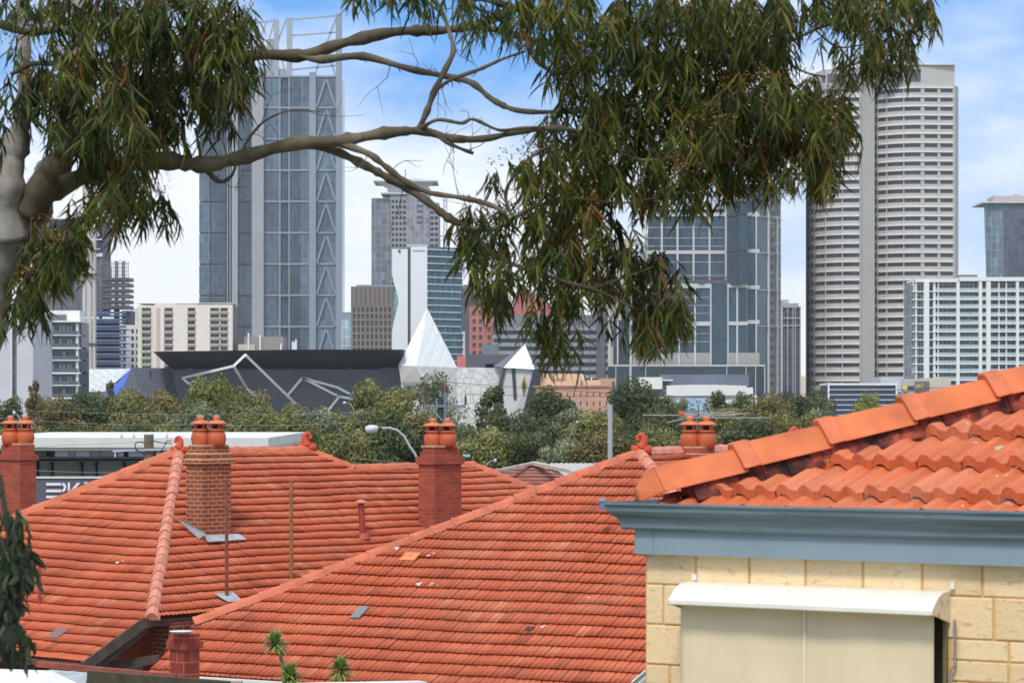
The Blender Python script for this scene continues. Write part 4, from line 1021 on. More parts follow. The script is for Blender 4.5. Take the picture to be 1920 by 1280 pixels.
# ---- brown brick building
Y = 650; f = Face(1005, Y, 1155, Y)
bb = bld('tan_brick_building', 1080, Y, 'tan brick building with rows of slit windows, right of the arena legs')
TB = M('tan_brick', (196, 152, 128), .85, .1, .3)
office(bb, f, 1005, 1144, 726, 800, rng(1022, 1143, 10, .8), [(736, 744), (752, 761), (768, 776), (784, 792)], TB, M('dark_window', (84, 90, 98)), .35, 20, core=M('tan_brick', (196, 152, 128)))
fbox(bb, f, 1000, 1145, 722.5, 725.9, -20, .3, 'cornice', M('tan_shadow', (166, 124, 106), .8))
fbox(bb, f, 1128, 1155, 709, GROUND, -20, -1.5, 'stair_block', TB); fbox(bb, f, 1148, 1153, 715, 745, -1.5, -1.3, 'stair_window', M('dark_window', (84, 90, 98)))
fbox(bb, f, 1015, 1090, 700, 722.4, -16, -5, 'roof_structure', M('cream_roofhouse', (222, 188, 152), .8, .06, .2)); fbox(bb, f, 1094, 1128, 712, 722.4, -14, -6, 'roof_structure', M('cream_roofhouse', (222, 188, 152)))
g = MB(); [f.box(g, 1042+i*3, 1044+i*3, 708, 711, -4.9, -4.7) for i in range(7)]; g.build('roof_lettering', M('faded_letter', (190, 158, 130), .8), bb)
for x, h in ((1092, 701), (1109, 707), (1120, 712)):
    g = MB(); g.tube([f.pt(x, 724, -8), f.pt(x, h, -8)], .5 if x < 1100 else .15, 8); g.build('roof_flue', WHT, bb)
# ---- low white buildings in front of glass office
Y = 500; f = Face(1195, Y, 1420, Y)
wl = bld('white_low_building', 1310, Y, 'long white low building with a blue mosaic panel below the glass office')
LW = M('low_white', (228, 228, 224), .7, .04, .2, streak=.1)
fbox(wl, f, 1199, 1242, 707, 729, -10, 0, 'wall', LW); fbox(wl, f, 1241, 1262, 711.5, 713.5, -10, 0, 'canopy', LW)
fbox(wl, f, 1240, 1420, 740, GROUND, -12, -.5, 'wall', LW)
g = MB(); pts = [f.pt(1250, 742, 0), f.pt(1250, 722.5, 0), f.pt(1290, 721, 0), f.pt(1340, 721, 0), f.pt(1400, 723, 0), f.pt(1400, 726, 0), f.pt(1412, 726, 0), f.pt(1412, 742, 0)]; g.poly(pts, (0, 9, 0)); g.build('curved_roof', LW, wl)
fbox(wl, f, 1242, 1412, 701, 722, -9.5, -9.2, 'roof_screen', M('roof_screen', (98, 104, 116), .5, .1, .2)); fbox(wl, f, 1242, 1250, 729, 740, -10, -.6, 'recess', M('roof_screen', (98, 104, 116)))
mM, nt, b = new_mat('blue_mosaic')
vo = nd(nt, 'ShaderNodeTexVoronoi', _Scale=1.3); nt.links.new(uvn(nt), vo.inputs['Vector'])
c = ramp(nt, vo.outputs['Distance'], [(.2, lin((96, 132, 168))), (.6, lin((176, 196, 206)))]); nt.links.new(c, b.inputs['Base Color'])
fbox(wl, f, 1283, 1326, 746, 775, -.5, -.2, 'mosaic_panel', mM)
# ---- cream apartment blocks (left)
Y = 900
f = Face(258, Y, 437, Y)
ca = bld('cream_apartments', 345, Y, 'cream apartment block with recessed balcony columns left of the tallest tower', 'apartment block')
CA = M('cream_apartment', (232, 222, 210), .75, .05, .08, streak=.12); CAg = M('cream_apartment_green', (218, 216, 190), .75, .05, .08)
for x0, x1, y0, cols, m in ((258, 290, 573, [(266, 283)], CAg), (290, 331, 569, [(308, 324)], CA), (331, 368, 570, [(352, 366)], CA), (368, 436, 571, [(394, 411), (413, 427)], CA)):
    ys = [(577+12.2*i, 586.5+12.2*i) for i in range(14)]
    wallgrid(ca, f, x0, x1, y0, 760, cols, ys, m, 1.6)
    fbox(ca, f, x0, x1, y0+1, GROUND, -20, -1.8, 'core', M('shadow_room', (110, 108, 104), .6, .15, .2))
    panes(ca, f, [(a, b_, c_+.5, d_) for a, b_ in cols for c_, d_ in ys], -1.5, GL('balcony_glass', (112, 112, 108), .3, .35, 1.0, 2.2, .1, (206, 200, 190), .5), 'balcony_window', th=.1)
    for a, b_ in cols:
        for c_, d_ in ys: fbox(ca, f, a-.7, b_+.7, d_-3.4, d_+.4, -.2, .5, 'balcony', M('balcony_rail', (176, 172, 164), .6))
fbox(ca, f, 293, 300, 577, 700, -.3, .2, 'pink_band', M('pink_band', (206, 178, 174), .8))
fbox(ca, f, 255, 437, 567.5, 568.8, -18, -2, 'parapet', CA)
# ---- small white building with square windows
f = Face(215, 1000, 262, 1000)
ws = bld('white_apartments', 240, 1000, 'small white block with square dark windows between the blue decks and cream apartments', 'apartment block')
office(ws, f, 216, 259, 607, 720, [(221, 227), (230, 236), (246, 251), (255, 258)], [(617+13.3*i, 625+13.3*i) for i in range(7)], WHT, M('dark_window', (84, 90, 98)), .5, 15)
fbox(ws, f, 243, 256, 578, 606.9, -14, -1, 'lift_tower', WHT)
# ---- building under construction
Y = 950; f = Face(60, Y, 243, Y)
uc = bld('construction_tower', 150, Y, 'tower under construction wrapped in dark mesh above blue edged decks', 'building')
SC = GL('scaffold_mesh', (96, 96, 102), .7, .1, 1.7, 2.4, .12, (124, 124, 128), .15)
fbox(uc, f, 60, 192, 410, 590, -20, -.5, 'mesh_screen', SC)
HB = M('hoarding', (62, 58, 74), .7, .1, .1)
fbox(uc, f, 92, 192, 412, 474, -.4, .2, 'hoarding', HB)
WL = M('letter_white', (222, 222, 222), .6, .03, 1)
g = MB(); f.box(g, 98, 192, 447.8, 450.2, .2, .5); f.box(g, 148, 188, 466, 467.4, .2, .5); f.box(g, 176, 192, 474.5, 481, -.5, .1); g.build('sign_rules', WL, uc)
text('TO 12', f.pt(113, 439, .4), 2.8, WL, uc, 'sign_lettering', ext=.1); text('35', f.pt(181, 439, .4), 2.4, WL, uc, 'sign_lettering', ext=.1)
DK = M('deck_dark', (84, 82, 88), .8, .15, .1); MS = M('scaffold_steel', (120, 118, 120), .6, .15, .3)
g = MB()
for i in range(16): f.box(g, 193+3.15*i, 193.7+3.15*i, 490+(3 if i % 4 == 0 else 0)-(3 if i % 3 == 1 else 0), 574, -.2, .1)
for i in range(12): f.box(g, 192, 242, 494+7*i, 495+7*i, -.1, .2)
for i in range(6): f.box(g, 192, 242, 520+10.5*i, 526+10.5*i, -12, -1)
for x in (212, 225): f.box(g, x, x+5, 488, 575, -6, -5)
for x in (193, 200): f.box(g, x, x+7, 500, 575, -3, -2.6)
g.build('scaffold', MS, uc)
BE = M('blue_edge', (84, 104, 146), .6, .12, .2)
for i in range(9):
    fbox(uc, f, 150, 236, 584+13*i, 588.5+13*i, -1, .2, 'edge_screen', BE); fbox(uc, f, 150, 234, 590.2+13*i, 592+13*i, -14, -.2, 'floor_slab', CONC)
g = MB(); [f.box(g, x, x+5, 575, 720, -8, -7) for x in (160, 180, 208, 213)]; f.box(g, 150, 208, 597, 720, -13, -8.2); g.build('columns', DK, uc)
fbox(uc, f, 226, 243, 582, 607, -14, -3, 'core_wall', M('dark_clad', (104, 100, 104)))
# tower crane
Y = 800; cr_ = bld('tower_crane', 167, Y, 'white lattice crane mast in front of the mesh-wrapped tower', 'crane')
fz = Face(155, Y, 178, Y); mc = MB(); WC = M('crane_white', (212, 206, 198), .6, .08, .5)
for x in (156, 165.3, 167.6, 177):
    mc.tube([V((fz.pt(x).x, Y, 0)), fz.pt(x, 300)], .22, 5); mc.tube([V((fz.pt(x).x, Y+2.6, 0)), V((fz.pt(x, 300).x, Y+2.6, fz.pt(x, 300).z))], .2, 5)
i = 0
while 300+i*8.4 < 760:
    y = 300+i*8.4
    for x0, x1 in ((156, 165.3), (167.6, 177)):
        mc.bar(fz.pt(x0, y), fz.pt(x1, y+8.4), .2, .2, (0,1,0)); mc.bar(fz.pt(x1, y), fz.pt(x0, y+8.4), .2, .2, (0,1,0)); mc.bar(fz.pt(x0, y), fz.pt(x1, y), .18, .18, (0,1,0))
    i += 1
mc.build('mast', WC, cr_)
for y in (513, 643): fbox(cr_, fz, 152, 181, y, y+3, -3, .6, 'tie_collar', M('crane_collar', (88, 82, 80), .6))
# ---- balcony block left with white slabs
Y = 560; f = Face(62, Y, 152, Y)
lbk = bld('glazed_apartments', 105, Y, 'dark glazed apartment block with thick white floor slabs, left of the crane', 'apartment block')
GLA = GL('flat_glass', (74, 84, 98), .15, .3, 1.1, 2.6, .08, (92, 102, 112), .1); CU = M('curtain_pale', (176, 194, 188), .7, .1, .5)
fbox(lbk, f, 66, 150, 604, GROUND, -12, -2, 'core', GLA)
rows = [604, 628.5, 652, 675.5, 699, 722.5, 746]
for i in range(6):
    y0, y1 = rows[i], rows[i+1]
    for x0, x1 in ((70, 88), (88.5, 106), (106.5, 124), (124.5, 142)): fbox(lbk, f, x0, x1, y0+2, y1-1, -1.9, -1.6, 'window', GLA)
    for x0, x1 in ((90, 94), (97, 100), (109, 113), (116, 120), (124, 128), (130, 133)):
        if (i*7+int(x0)) % 3: fbox(lbk, f, x0, x1, y0+7, y1-2, -1.55, -1.4, 'curtain', CU)
    fbox(lbk, f, 68, 146, y1-8.5, y1-1, -.1, .05, 'balustrade', M('smoked_balustrade', (84, 94, 106), .15, .1, .3))
    fbox(lbk, f, 62, 150, y1-1, y1+(1.8 if i % 2 else .6), -8, .3, 'floor_slab', AW)
fbox(lbk, f, 66, 152, 601, 604, -10, .5, 'floor_slab', AW)
fbox(lbk, f, 62, 68, 604, GROUND, -10, -.3, 'side_wall', M('grey_wall', (180, 184, 184))); fbox(lbk, f, 142, 145.5, 606, GROUND, -2, -.2, 'end_pier', AW)
fbox(lbk, f, 74, 145, 581, 600.9, -10, -3, 'penthouse', AW); fbox(lbk, f, 68, 120, 589, 600.9, -3, -2.6, 'penthouse_glass', M('taupe_panel', (112, 106, 110), .6))
# ---- plain grey panelled building on the far left
Y = 480; f = Face(-60, Y, 62, Y)
pb = bld('panelled_building', 20, Y, 'pale grey panelled building with one tall glass slot at the left edge')
mP, nt, b = new_mat('panel_wall')
br = nd(nt, 'ShaderNodeTexBrick', offset=0.0, _Scale=1.0, _Mortar_Size=.03, _Brick_Width=5.0, _Row_Height=2.6, _Mortar_Smooth=.1)
nt.links.new(uvn(nt), br.inputs['Vector'])
for k, c in (('Color1', (204, 202, 206)), ('Color2', (198, 196, 201)), ('Mortar', (176, 174, 180))): br.inputs[k].default_value = lin(c)+(1,)
nt.links.new(br.outputs['Color'], b.inputs['Base Color'])
fbox(pb, f, -60, 21.5, 570, GROUND, -20, 0, 'wall', mP); fbox(pb, f, 31.5, 62, 592, GROUND, -20, 0, 'wall', mP); fbox(pb, f, 21.5, 31.5, 575, GROUND, -20, -1, 'glass_slot', GL('slot_glass', (118, 128, 130), .2, .1, 1.2, 2.6, .08))
fbox(pb, f, 20.6, 22.5, 575, GROUND, -.9, .3, 'edge_trim', AW)
# ---- small glass building beside the tower, rooftop behind arena
f = Face(640, 1200, 660, 1200)
sm = bld('pale_glass_block', 650, 1200, 'small pale blue glass block squeezed between the tallest tower and brown office')
fbox(sm, f, 640, 658, 600, GROUND, -15, 0, 'glass', GL('pale_glass', (150, 172, 182), .15, .1, 2, 4, .15)); fbox(sm, f, 640, 658, 585, 599.9, -15, -.5, 'top', STEEL)
f = Face(440, 900, 540, 900)
rr = bld('brown_rooftop', 495, 900, 'grey-brown flat rooftop with small masts just above the black arena roof')
TP = M('taupe_wall', (150, 142, 136), .8, .05, .1)
fbox(rr, f, 458, 531, 631, GROUND, -14, 0, 'wall', TP); fbox(rr, f, 447, 478, 645.5, GROUND, -14, .5, 'annex', M('cream_plant', (196, 186, 166)))
for x, y in ((466, 624), (488, 628), (527, 644), (549, 640), (555, 636), (553, 642)):
    g = MB(); g.tube([f.pt(x, 660, .8), f.pt(x, y, .8)], .35, 6); g.build('roof_mast', AW, rr)

# ================================================================ arena
Y = 700
ar = bld('arena', 560, Y, 'angular black arena with white zigzag lines, blue triangle and white faceted spire', 'arena')
def PANEL(name, col, bw, rh, rot=0.0, ms=.07):
    m, nt, b = new_mat(name); c = lin(col)
    mp = nt.nodes.new('ShaderNodeMapping'); mp.inputs['Rotation'].default_value = (0, 0, rot); nt.links.new(uvn(nt), mp.inputs['Vector'])
    br = nd(nt, 'ShaderNodeTexBrick', offset=.5, _Scale=1.0, _Mortar_Size=ms, _Brick_Width=bw, _Row_Height=rh, _Mortar_Smooth=.3)
    nt.links.new(mp.outputs[0], br.inputs['Vector'])
    for k, q in (('Color1', .93), ('Color2', 1.07), ('Mortar', .72)): br.inputs[k].default_value = tuple(x*q for x in c)+(1,)
    out = mixc(nt, 1.0, br.outputs['Color'], ramp(nt, noise(nt, scaled(nt, geo(nt), (.12, .12, .03)), 1, 4), [(.3, .85), (.7, 1.12)]), 'MULTIPLY')
    nt.links.new(out, b.inputs['Base Color']); b.inputs['Roughness'].default_value = .5; MC[name] = m; return m
BK = PANEL('arena_black', (48, 52, 62), 5.0, 40.0, .0, .1); GA = PANEL('arena_grey', (96, 97, 103), 6.0, 1.6, .0, .06); GA2 = PANEL('arena_grey_light', (92, 94, 103), 3.0, 1.5, .2); GA3 = PANEL('arena_charcoal', (66, 68, 76), 3.0, 1.5, -.3)
AWt = M('arena_white', (242, 243, 240), .5, .03, .1)
def pp(pts, dy, th, m, nm, yy=Y):
    g = MB(); q = [P(x, y, yy+dy) for x, y in pts]
    a = sum((q[i].x*q[(i+1) % len(q)].z-q[(i+1) % len(q)].x*q[i].z) for i in range(len(q)))
    if a < 0: q = q[::-1]
    g.poly(q, (0, th, 0)); return g.build(nm, m, ar)
g = MB()   # upper hull, flaring outwards to the top
hl = [P(x, y, Y-4) for x, y in ((287, 659), (560, 655), (756, 655))]; hb = [P(x, y, Y+12) for x, y in ((322, 693), (560, 693), (756, 692))]
bk = [q+V((0, 70, 0)) for q in hl]
g.add(hl+hb+bk+[q+V((0,54,0)) for q in hb], [(0,3,4,1), (1,4,5,2), (0,1,7,6), (1,2,8,7), (6,9,3,0), (2,5,11,8), (3,9,10,4), (4,10,11,5), (6,7,10,9), (7,8,11,10)])
g.build('upper_hull', BK, ar)
pp([(287, 695), (750, 695), (750, 860), (320, 860)], 8, 60, GA, 'lower_hall')
g = MB(); fA = Face(287, Y+8, 750, Y+8); fA.box(g, 290, 748, 692, 695.3, -50, .4); g.build('roof_edge', GA2, ar)
g = MB()
for x, y0, y1 in ((349, 683, 693), (480, 686, 693), (538, 684, 693), (650, 682, 693)): fA.box(g, x, x+9, y0, y1, -8, -2)
g.build('roof_units', GA3, ar)
g = MB()
for i in range(12): fA.box(g, 712+3*i, 712.8+3*i, 686, 692.5, -3, -2.8)
fA.box(g, 712, 748, 685.6, 686.4, -3, -2.8); fA.box(g, 712, 748, 689, 689.7, -3, -2.8); g.build('roof_railing', AW, ar)
g = MB(); 
def zz(pts, w=.62):
    for a, b_ in zip(pts, pts[1:]): g.bar(P(a[0], a[1], Y+7.4), P(b_[0], b_[1], Y+7.4), w, .5, (0,1,0))
# zigzag light strips stand just proud of the wall
Z1 = [[(383, 744), (342, 708.5), (438, 686), (460, 665), (554, 756)], [(438, 686), (463, 728), (497, 757)], [(540, 740), (567, 708), (633, 726), (682, 752)], [(567, 708), (635, 743), (682, 751)], [(636, 743), (607, 780)]]
for z in Z1:
    g = MB()
    for a, b_ in zip(z, z[1:]): 
        dd = -7.2 if min(a[1], b_[1]) < 690 else 7.4
        g.bar(P(a[0], a[1], Y+(-6 if a[1] < 690 else 7.4)), P(b_[0], b_[1], Y+(-6 if b_[1] < 690 else 7.4)), .62, .5, (0,1,0))
    g.build('zigzag_line', M('zigzag_white', (250, 250, 248), .5, .0, 1), ar)
# faceted left end
def tri(pts, m, nm):
    """solid facet: each point (px, py, depth offset); backed by a thickness"""
    g = MB(); q = [P(x, y, Y+d) for x, y, d in pts]
    if (q[1]-q[0]).cross(q[2]-q[0]).y > 0: q = q[::-1]
    g.poly(q, (0, 3, 0)); return g.build(nm, m, ar)
tri([(247, 689, 0), (322, 690, 8), (345, 800, 8), (283, 800, -6)], GA2, 'facet')
tri([(247, 689, 0), (283, 800, -6), (205, 800, -8)], GA3, 'facet'); tri([(285, 695, 4), (300, 800, 4), (290, 800, 0), (281, 695, 2)], BK, 'facet')
tri([(247, 689, 0), (205, 792, -8), (196, 742, 6)], M('arena_blue', (48, 98, 200), .5, .05, .1), 'blue_facet')
mW, nt, b = new_mat('white_panel_pattern')
br = nd(nt, 'ShaderNodeTexBrick', offset=.5, _Scale=1.0, _Mortar_Size=.10, _Brick_Width=2.6, _Row_Height=1.5, _Mortar_Smooth=.5)
mp = nt.nodes.new('ShaderNodeMapping'); mp.inputs['Rotation'].default_value = (0, 0, .6); nt.links.new(uvn(nt), mp.inputs['Vector']); nt.links.new(mp.outputs[0], br.inputs['Vector'])
for k, c in (('Color1', (236, 236, 230)), ('Color2', (228, 228, 224)), ('Mortar', (196, 196, 190))): br.inputs[k].default_value = lin(c)+(1,)
nt.links.new(br.outputs['Color'], b.inputs['Base Color']); b.inputs['Roughness'].default_value = .5
tri([(152, 692, 6), (246, 691, 6), (196, 734, 5), (152, 734, 5)], mW, 'white_panel')
tri([(152, 734, 5), (200, 734, 5), (215, 800, 0), (152, 800, 4)], GA, 'facet'); tri([(163, 736, 2), (178, 756, 2), (160, 775, 2)], GA3, 'facet')
# quilted white spire
mQ, nt, b = new_mat('quilted_white')
mp = nt.nodes.new('ShaderNodeMapping'); mp.inputs['Rotation'].default_value = (0, 0, .35); mp.inputs['Scale'].default_value = (1.5, .62, 1); nt.links.new(uvn(nt), mp.inputs['Vector'])
vo = nd(nt, 'ShaderNodeTexVoronoi', feature='DISTANCE_TO_EDGE', _Scale=.42, _Randomness=0.0)
mp2 = nt.nodes.new('ShaderNodeMapping'); mp2.inputs['Rotation'].default_value = (0, 0, .785); nt.links.new(mp.outputs[0], mp2.inputs['Vector']); nt.links.new(mp2.outputs[0], vo.inputs['Vector'])
c = ramp(nt, vo.outputs['Distance'], [(0, lin((222, 225, 223))), (.18, lin((230, 233, 231))), (.5, lin((236, 238, 236)))])
nt.links.new(c, b.inputs['Base Color']); b.inputs['Roughness'].default_value = .4; bump(nt, b, vo.outputs['Distance'], .35, .5)
ap = (801, 578, 4)
tri([ap, (747, 685, 0), (781, 686, -6)], AWt, 'spire_face'); tri([ap, (781, 686, -6), (796, 716, -7), (859, 790, 6), (857, 689, 4)], mQ, 'spire_face')
tri([(747, 685, 0), (781, 686, -6), (796, 716, -7), (752, 717, -1)], M('spire_underside', (206, 204, 196), .7, .04, .1), 'spire_face')
tri([(752, 717, -1), (796, 716, -7), (859, 792, 6), (859, 850, 6), (764, 850, 2)], AWt, 'spire_base')
mK, nt, b = new_mat('crackle_white')
vo = nd(nt, 'ShaderNodeTexVoronoi', feature='DISTANCE_TO_EDGE', _Scale=.5); nt.links.new(uvn(nt), vo.inputs['Vector'])
c = ramp(nt, vo.outputs['Distance'], [(0, lin((178, 180, 180))), (.07, lin((216, 218, 214))), (.3, lin((226, 227, 223)))]); nt.links.new(c, b.inputs['Base Color']); bump(nt, b, vo.outputs['Distance'], .15)
tri([(857, 688, 4), (946, 690, 4), (930, 850, 4), (859, 850, 4)], mK, 'crackled_wall')
tri([(984, 645, -2), (944, 689, -6), (1003, 692, -8)], AWt, 'pyramid_face'); tri([(984, 645, -2), (944, 689, -6), (926, 686, 4)], GA, 'pyramid_face'); tri([(984, 645, -2), (1003, 692, -8), (1008, 686, 4)], GA2, 'pyramid_face')
tri([(944, 690, -5), (1003, 693, -7), (985, 850, -5), (922, 850, -4)], M('arena_pale_grey', (202, 204, 204), .5, .05, .2), 'entrance_wall')
for pts in ([(944, 690, -5.6), (949, 690, -5.6), (938, 732, -5.6), (931, 732, -5.6)], [(959, 690, -6), (966, 690, -6), (969, 748, -6), (963, 748, -6)], [(1000, 692, -9), (1021, 690, -7), (1003, 780, -9), (986, 850, -9), (962, 850, -9)]): tri(pts, GA3, 'dark_leg')
tri([(1003, 752, -8), (1010, 790, -8), (1000, 850, -8), (985, 850, -8)], AWt, 'white_leg')
tri([(983, 702, -6.6), (988, 722, -6.6), (981, 740, -6.6), (977, 722, -6.6)], M('arena_gold', (178, 148, 62), .5, .2, .5), 'gold_diamond'); tri([(982, 712, -6.9), (985, 723, -6.9), (981, 732, -6.9), (979.5, 722, -6.9)], GA3, 'gold_diamond')
for x0, x1, y0, y1, m in ((857, 873, 667, 687, M('arena_pink', (214, 118, 116), .7)), (873, 950, 664, 688, GA), (910, 926, 682, 690, M('arena_pink', (214, 118, 116))), (903, 935, 645, 666, M('roof_plant', (116, 124, 128), .6))):
    pp([(x0, y0), (x1, y0), (x1, y1+20), (x0, y1+20)], 20 if x0 != 903 else 30, 10, m, 'rear_block')

# ================================================================ warehouse, rear roofs
Y = 110; f = Face(-40, Y, 505, Y)
wh = bld('glass_showroom', 280, Y, 'low showroom with white parapet, dark glass and a grey name sign, behind the left roof', 'building')
PW = M('parapet_white', (214, 212, 206), .6, .05, .6, streak=.12)
fbox(wh, f, -60, 503, 820.5, 838.5, -20, .0, 'parapet', PW); fbox(wh, f, -60, 499, 839, 844.5, -20, -.15, 'parapet', PW)
fbox(wh, f, -60, 498, 844.6, 1400, -20, -.8, 'core', M('dark_interior', (40, 44, 46), .4, .2, .5))
for x0, x1, m in ((61, 83, 1), (99, 124, 0), (125, 137, 2), (138, 165, 0), (166, 184, 2), (185, 212, 2), (217, 228, 0), (238, 266, 0), (289, 298, 0), (430, 498, 0)):
    fbox(wh, f, x0, x1, 845, 856, -.78, -.5, 'upper_window', (M('frosted', (196, 202, 204), .3, .05, 1), M('leafy_glass', (52, 58, 40), .2, .3, 2), M('grey_glass', (140, 148, 154), .2, .08, 1))[m])
fbox(wh, f, 213, 216, 844.5, 858, -.7, -.2, 'downpipe', WHT)
g = MB(); f.box(g, -60, 498, 856.2, 860, -.8, .1); f.box(g, -60, 498, 863, 865, -.6, .05)
for x in (66, 93, 149, 176, 229, 262): f.box(g, x-2.2, x+2.2, 865, 893, -.6, -.1)
g.build('window_frame', M('black_frame', (38, 40, 42), .5, .15, 1), wh)
GWm = M('green_dark_glass', (74, 88, 80), .15, .25, .8)
for x0, x1 in ((-20, 63), (69, 90), (96, 146), (152, 173), (179, 226), (232, 259), (265, 330)): fbox(wh, f, x0, x1, 864, 893, -.6, -.45, 'window', GWm)
fbox(wh, f, -60, 400, 893, 896.2, -.5, .25, 'sign_trim', PW); fbox(wh, f, -60, 400, 896.3, 960, -.5, .2, 'sign_board', M('sign_charcoal', (88, 88, 96), .6, .08, .8))
g = MB(); LT = M('sign_white', (226, 226, 230), .5, .03, 2)
def sbx(x0, x1, y0, y1): f.box(g, x0, x1, y0, y1, .2, .26)
sbx(88.5, 117, 904.5, 909.5); sbx(88.5, 117, 917, 922); sbx(88.5, 117, 928.5, 933); sbx(88.5, 117, 940, 945)
def arc(cx, cy, rx, ry, w):
    n_ = 10
    for k in range(n_):
        a0, a1 = -math.pi/2+math.pi*k/n_, -math.pi/2+math.pi*(k+1)/n_
        g.poly([f.pt(cx+math.cos(a)*r*rx, cy+math.sin(a)*r*ry, .26) for a, r in ((a0, 1), (a1, 1), (a1, w), (a0, w))], (0, .06, 0))
arc(117, 913.3, 7, 8.8, .4); arc(117, 936.8, 7, 8.2, .4)
sbx(129, 133, 904, 940); g.poly([f.pt(x, y, .26) for x, y in ((133, 918), (133, 923), (150, 906), (145, 904))], (0, .06, 0)); sbx(160, 166, 903, 906); sbx(161, 165, 909, 940)
g.build('sign_lettering', LT, wh)
# distant small brown roof and grey shed roof
f = Face(880, 95, 1110, 95)
sr = bld('small_brown_roof', 1000, 95, 'small dull red tile roof with weathered white edges between the two big roofs', 'house')
TM2 = tile_mat('dull_tiles', (150, 84, 72), (96, 56, 48), (176, 112, 98), .25, .3, .25, .4)
uS, vS = uvd(8)
aS = P(1000, 869, 95)
PS = math.radians(22)
def tS(x): return x/math.cos(PS)
tile_plane('front_roof', TM2, sr, aS, uS, -vS, PS, [(0, 0), (3.0, tS(2.4)), (3.0, tS(6)), (-3.0, tS(6)), (-3.0, tS(2.4))], .3, .25, .02, lambda fr: .012*abs(math.sin(fr*6.283)), nsub=4)
g = MB()
for sx, ex, ey in ((-1, 905, 887), (1, 1062, 877), (1, 1085, 889)):
    pass
g.bar(P(1000, 868, 94.9), P(904, 888, 92), .12, .1); g.bar(P(1000, 868, 94.9), P(1062, 881, 92), .22, .12); g.bar(P(1062, 881, 92), P(1090, 890, 91.5), .22, .12)
g.build('hip_caps', M('weathered_cap', (188, 176, 164), .9, .25, 5), sr)
g = MB(); g.box(aS.x-2.6, aS.x+2.6, 92, 97, 0, 4.4); g.build('wall', M('old_render', (150, 118, 98)), sr)
gs = bld('grey_shed', 1120, 105, 'pale grey corrugated shed roof just behind the middle roof peak', 'shed')
g = MB(); q0 = [P(1030, 868.5, 108), P(1300, 868.5, 108), P(1300, 893, 100), P(1060, 893, 100)]
nr_ = 60
for i in range(nr_):
    a0, a1 = i/nr_, (i+1)/nr_; h0 = .03*(i % 2); h1 = .03*((i+1) % 2)
    t0, t1 = q0[0].lerp(q0[1], a0), q0[0].lerp(q0[1], a1); b0, b1 = q0[3].lerp(q0[2], a0), q0[3].lerp(q0[2], a1)
    g.add([b0+V((0,0,h0)), b1+V((0,0,h1)), t1+V((0,0,h1)), t0+V((0,0,h0))], [(0,1,2,3)])
g.build('corrugated_roof', M('corrugated', (176, 172, 164), .6, .12, .6, streak=.2), gs)
g = MB(); g.box(q0[3].x, q0[2].x, 100.3, 107.7, 0, q0[3].z-.1); g.build('wall', PW, gs)

# ================================================================ street furniture and wires
GALV = M('galvanised', (168, 172, 174), .45, .08, 3)
def lamp(label, Y, head, arm, base_px, s=1.0):
    """head (px,py) far end of the arm; arm: list of px points from the head to the pole top"""
    t = thing('street_lamp', (P(base_px, H, Y).x, Y, 0), label, 'street lamp', 'street lamps')
    pts = [P(x, y, Y) for x, y in arm]; g = MB()
    g.tube(pts+[V((pts[-1].x+.02, Y, 0))], [.035*s]*(len(pts)-1)+[.06*s, .09*s], 8); g.build('pole', GALV, t)
    h = P(head[0], head[1], Y); d = (pts[0]-h).normalized(); g = MB()
    L = (pts[0]-h).length
    sec = [(-.0, .35, .4), (.12, .8, .85), (.45, 1, 1), (.75, .85, .8), (.93, .4, .4), (1, .3, .3)]
    vs = []; n_ = 10; w = .16*s
    for k, wy, wz in sec:
        c_ = h+d*(L*k)
        for j in range(n_):
            a = j*6.28318/n_; vs.append(c_+V((0, math.cos(a)*w*wy, math.sin(a)*w*wz*(.75 if math.sin(a) > 0 else .95))))
    g.add(vs, [(i*n_+j, i*n_+(j+1) % n_, (i+1)*n_+(j+1) % n_, (i+1)*n_+j) for i in range(len(sec)-1) for j in range(n_)]+[tuple(range(n_)), tuple(range(50, 60))])
    g.build('lamp_head', M('lamp_head', (196, 200, 204), .3, .06, 3), t, smooth=True)
    g = MB(); g.tube([pts[0]-d*.08*s, pts[0]+d*.06*s], .075*s, 8); g.build('joint', M('black_joint', (44, 46, 48), .5), t)
    return t
lamp('large street lamp with curved arm, left of the plain red chimney', 80, (685, 804), [(712, 802.5), (730, 802), (745, 806), (758, 818), (768, 836), (779, 852), (790, 880)], 790, 1.0)
lamp('small street lamp with a short bent arm, just right of the plain red chimney', 105, (931, 862.5), [(925, 863), (918, 865), (911, 873), (902, 888), (900, 930)], 900, .55)
lamp('tiny street lamp with curved arm in front of the arena zigzag lines', 230, (643, 755), [(650, 755), (656, 757), (661, 763), (664, 772), (666, 790), (668, 900)], 668, 1.0)
lamp('thin slanted street lamp among trees below the tan brick building', 190, (1084, 791), [(1079, 792), (1076, 800), (1070, 812), (1066, 824), (1066, 900)], 1066, .8)
lamp('bent street lamp at the left edge above the dark red chimney', 90, (24, 773), [(30, 775), (36, 782), (40, 792), (42, 812), (42, 900)], 42, .6)
pole('slim pale flagpole among the trees below the tan brick building', 'light_pole', 1144, 900, 758, 180, .16, GALV, 'pole')
pole('thin grey pipe standing right behind the chimney at the left edge', 'vent_pipe', 58, 900, 795, 70, .035, GALV, 'pipe')
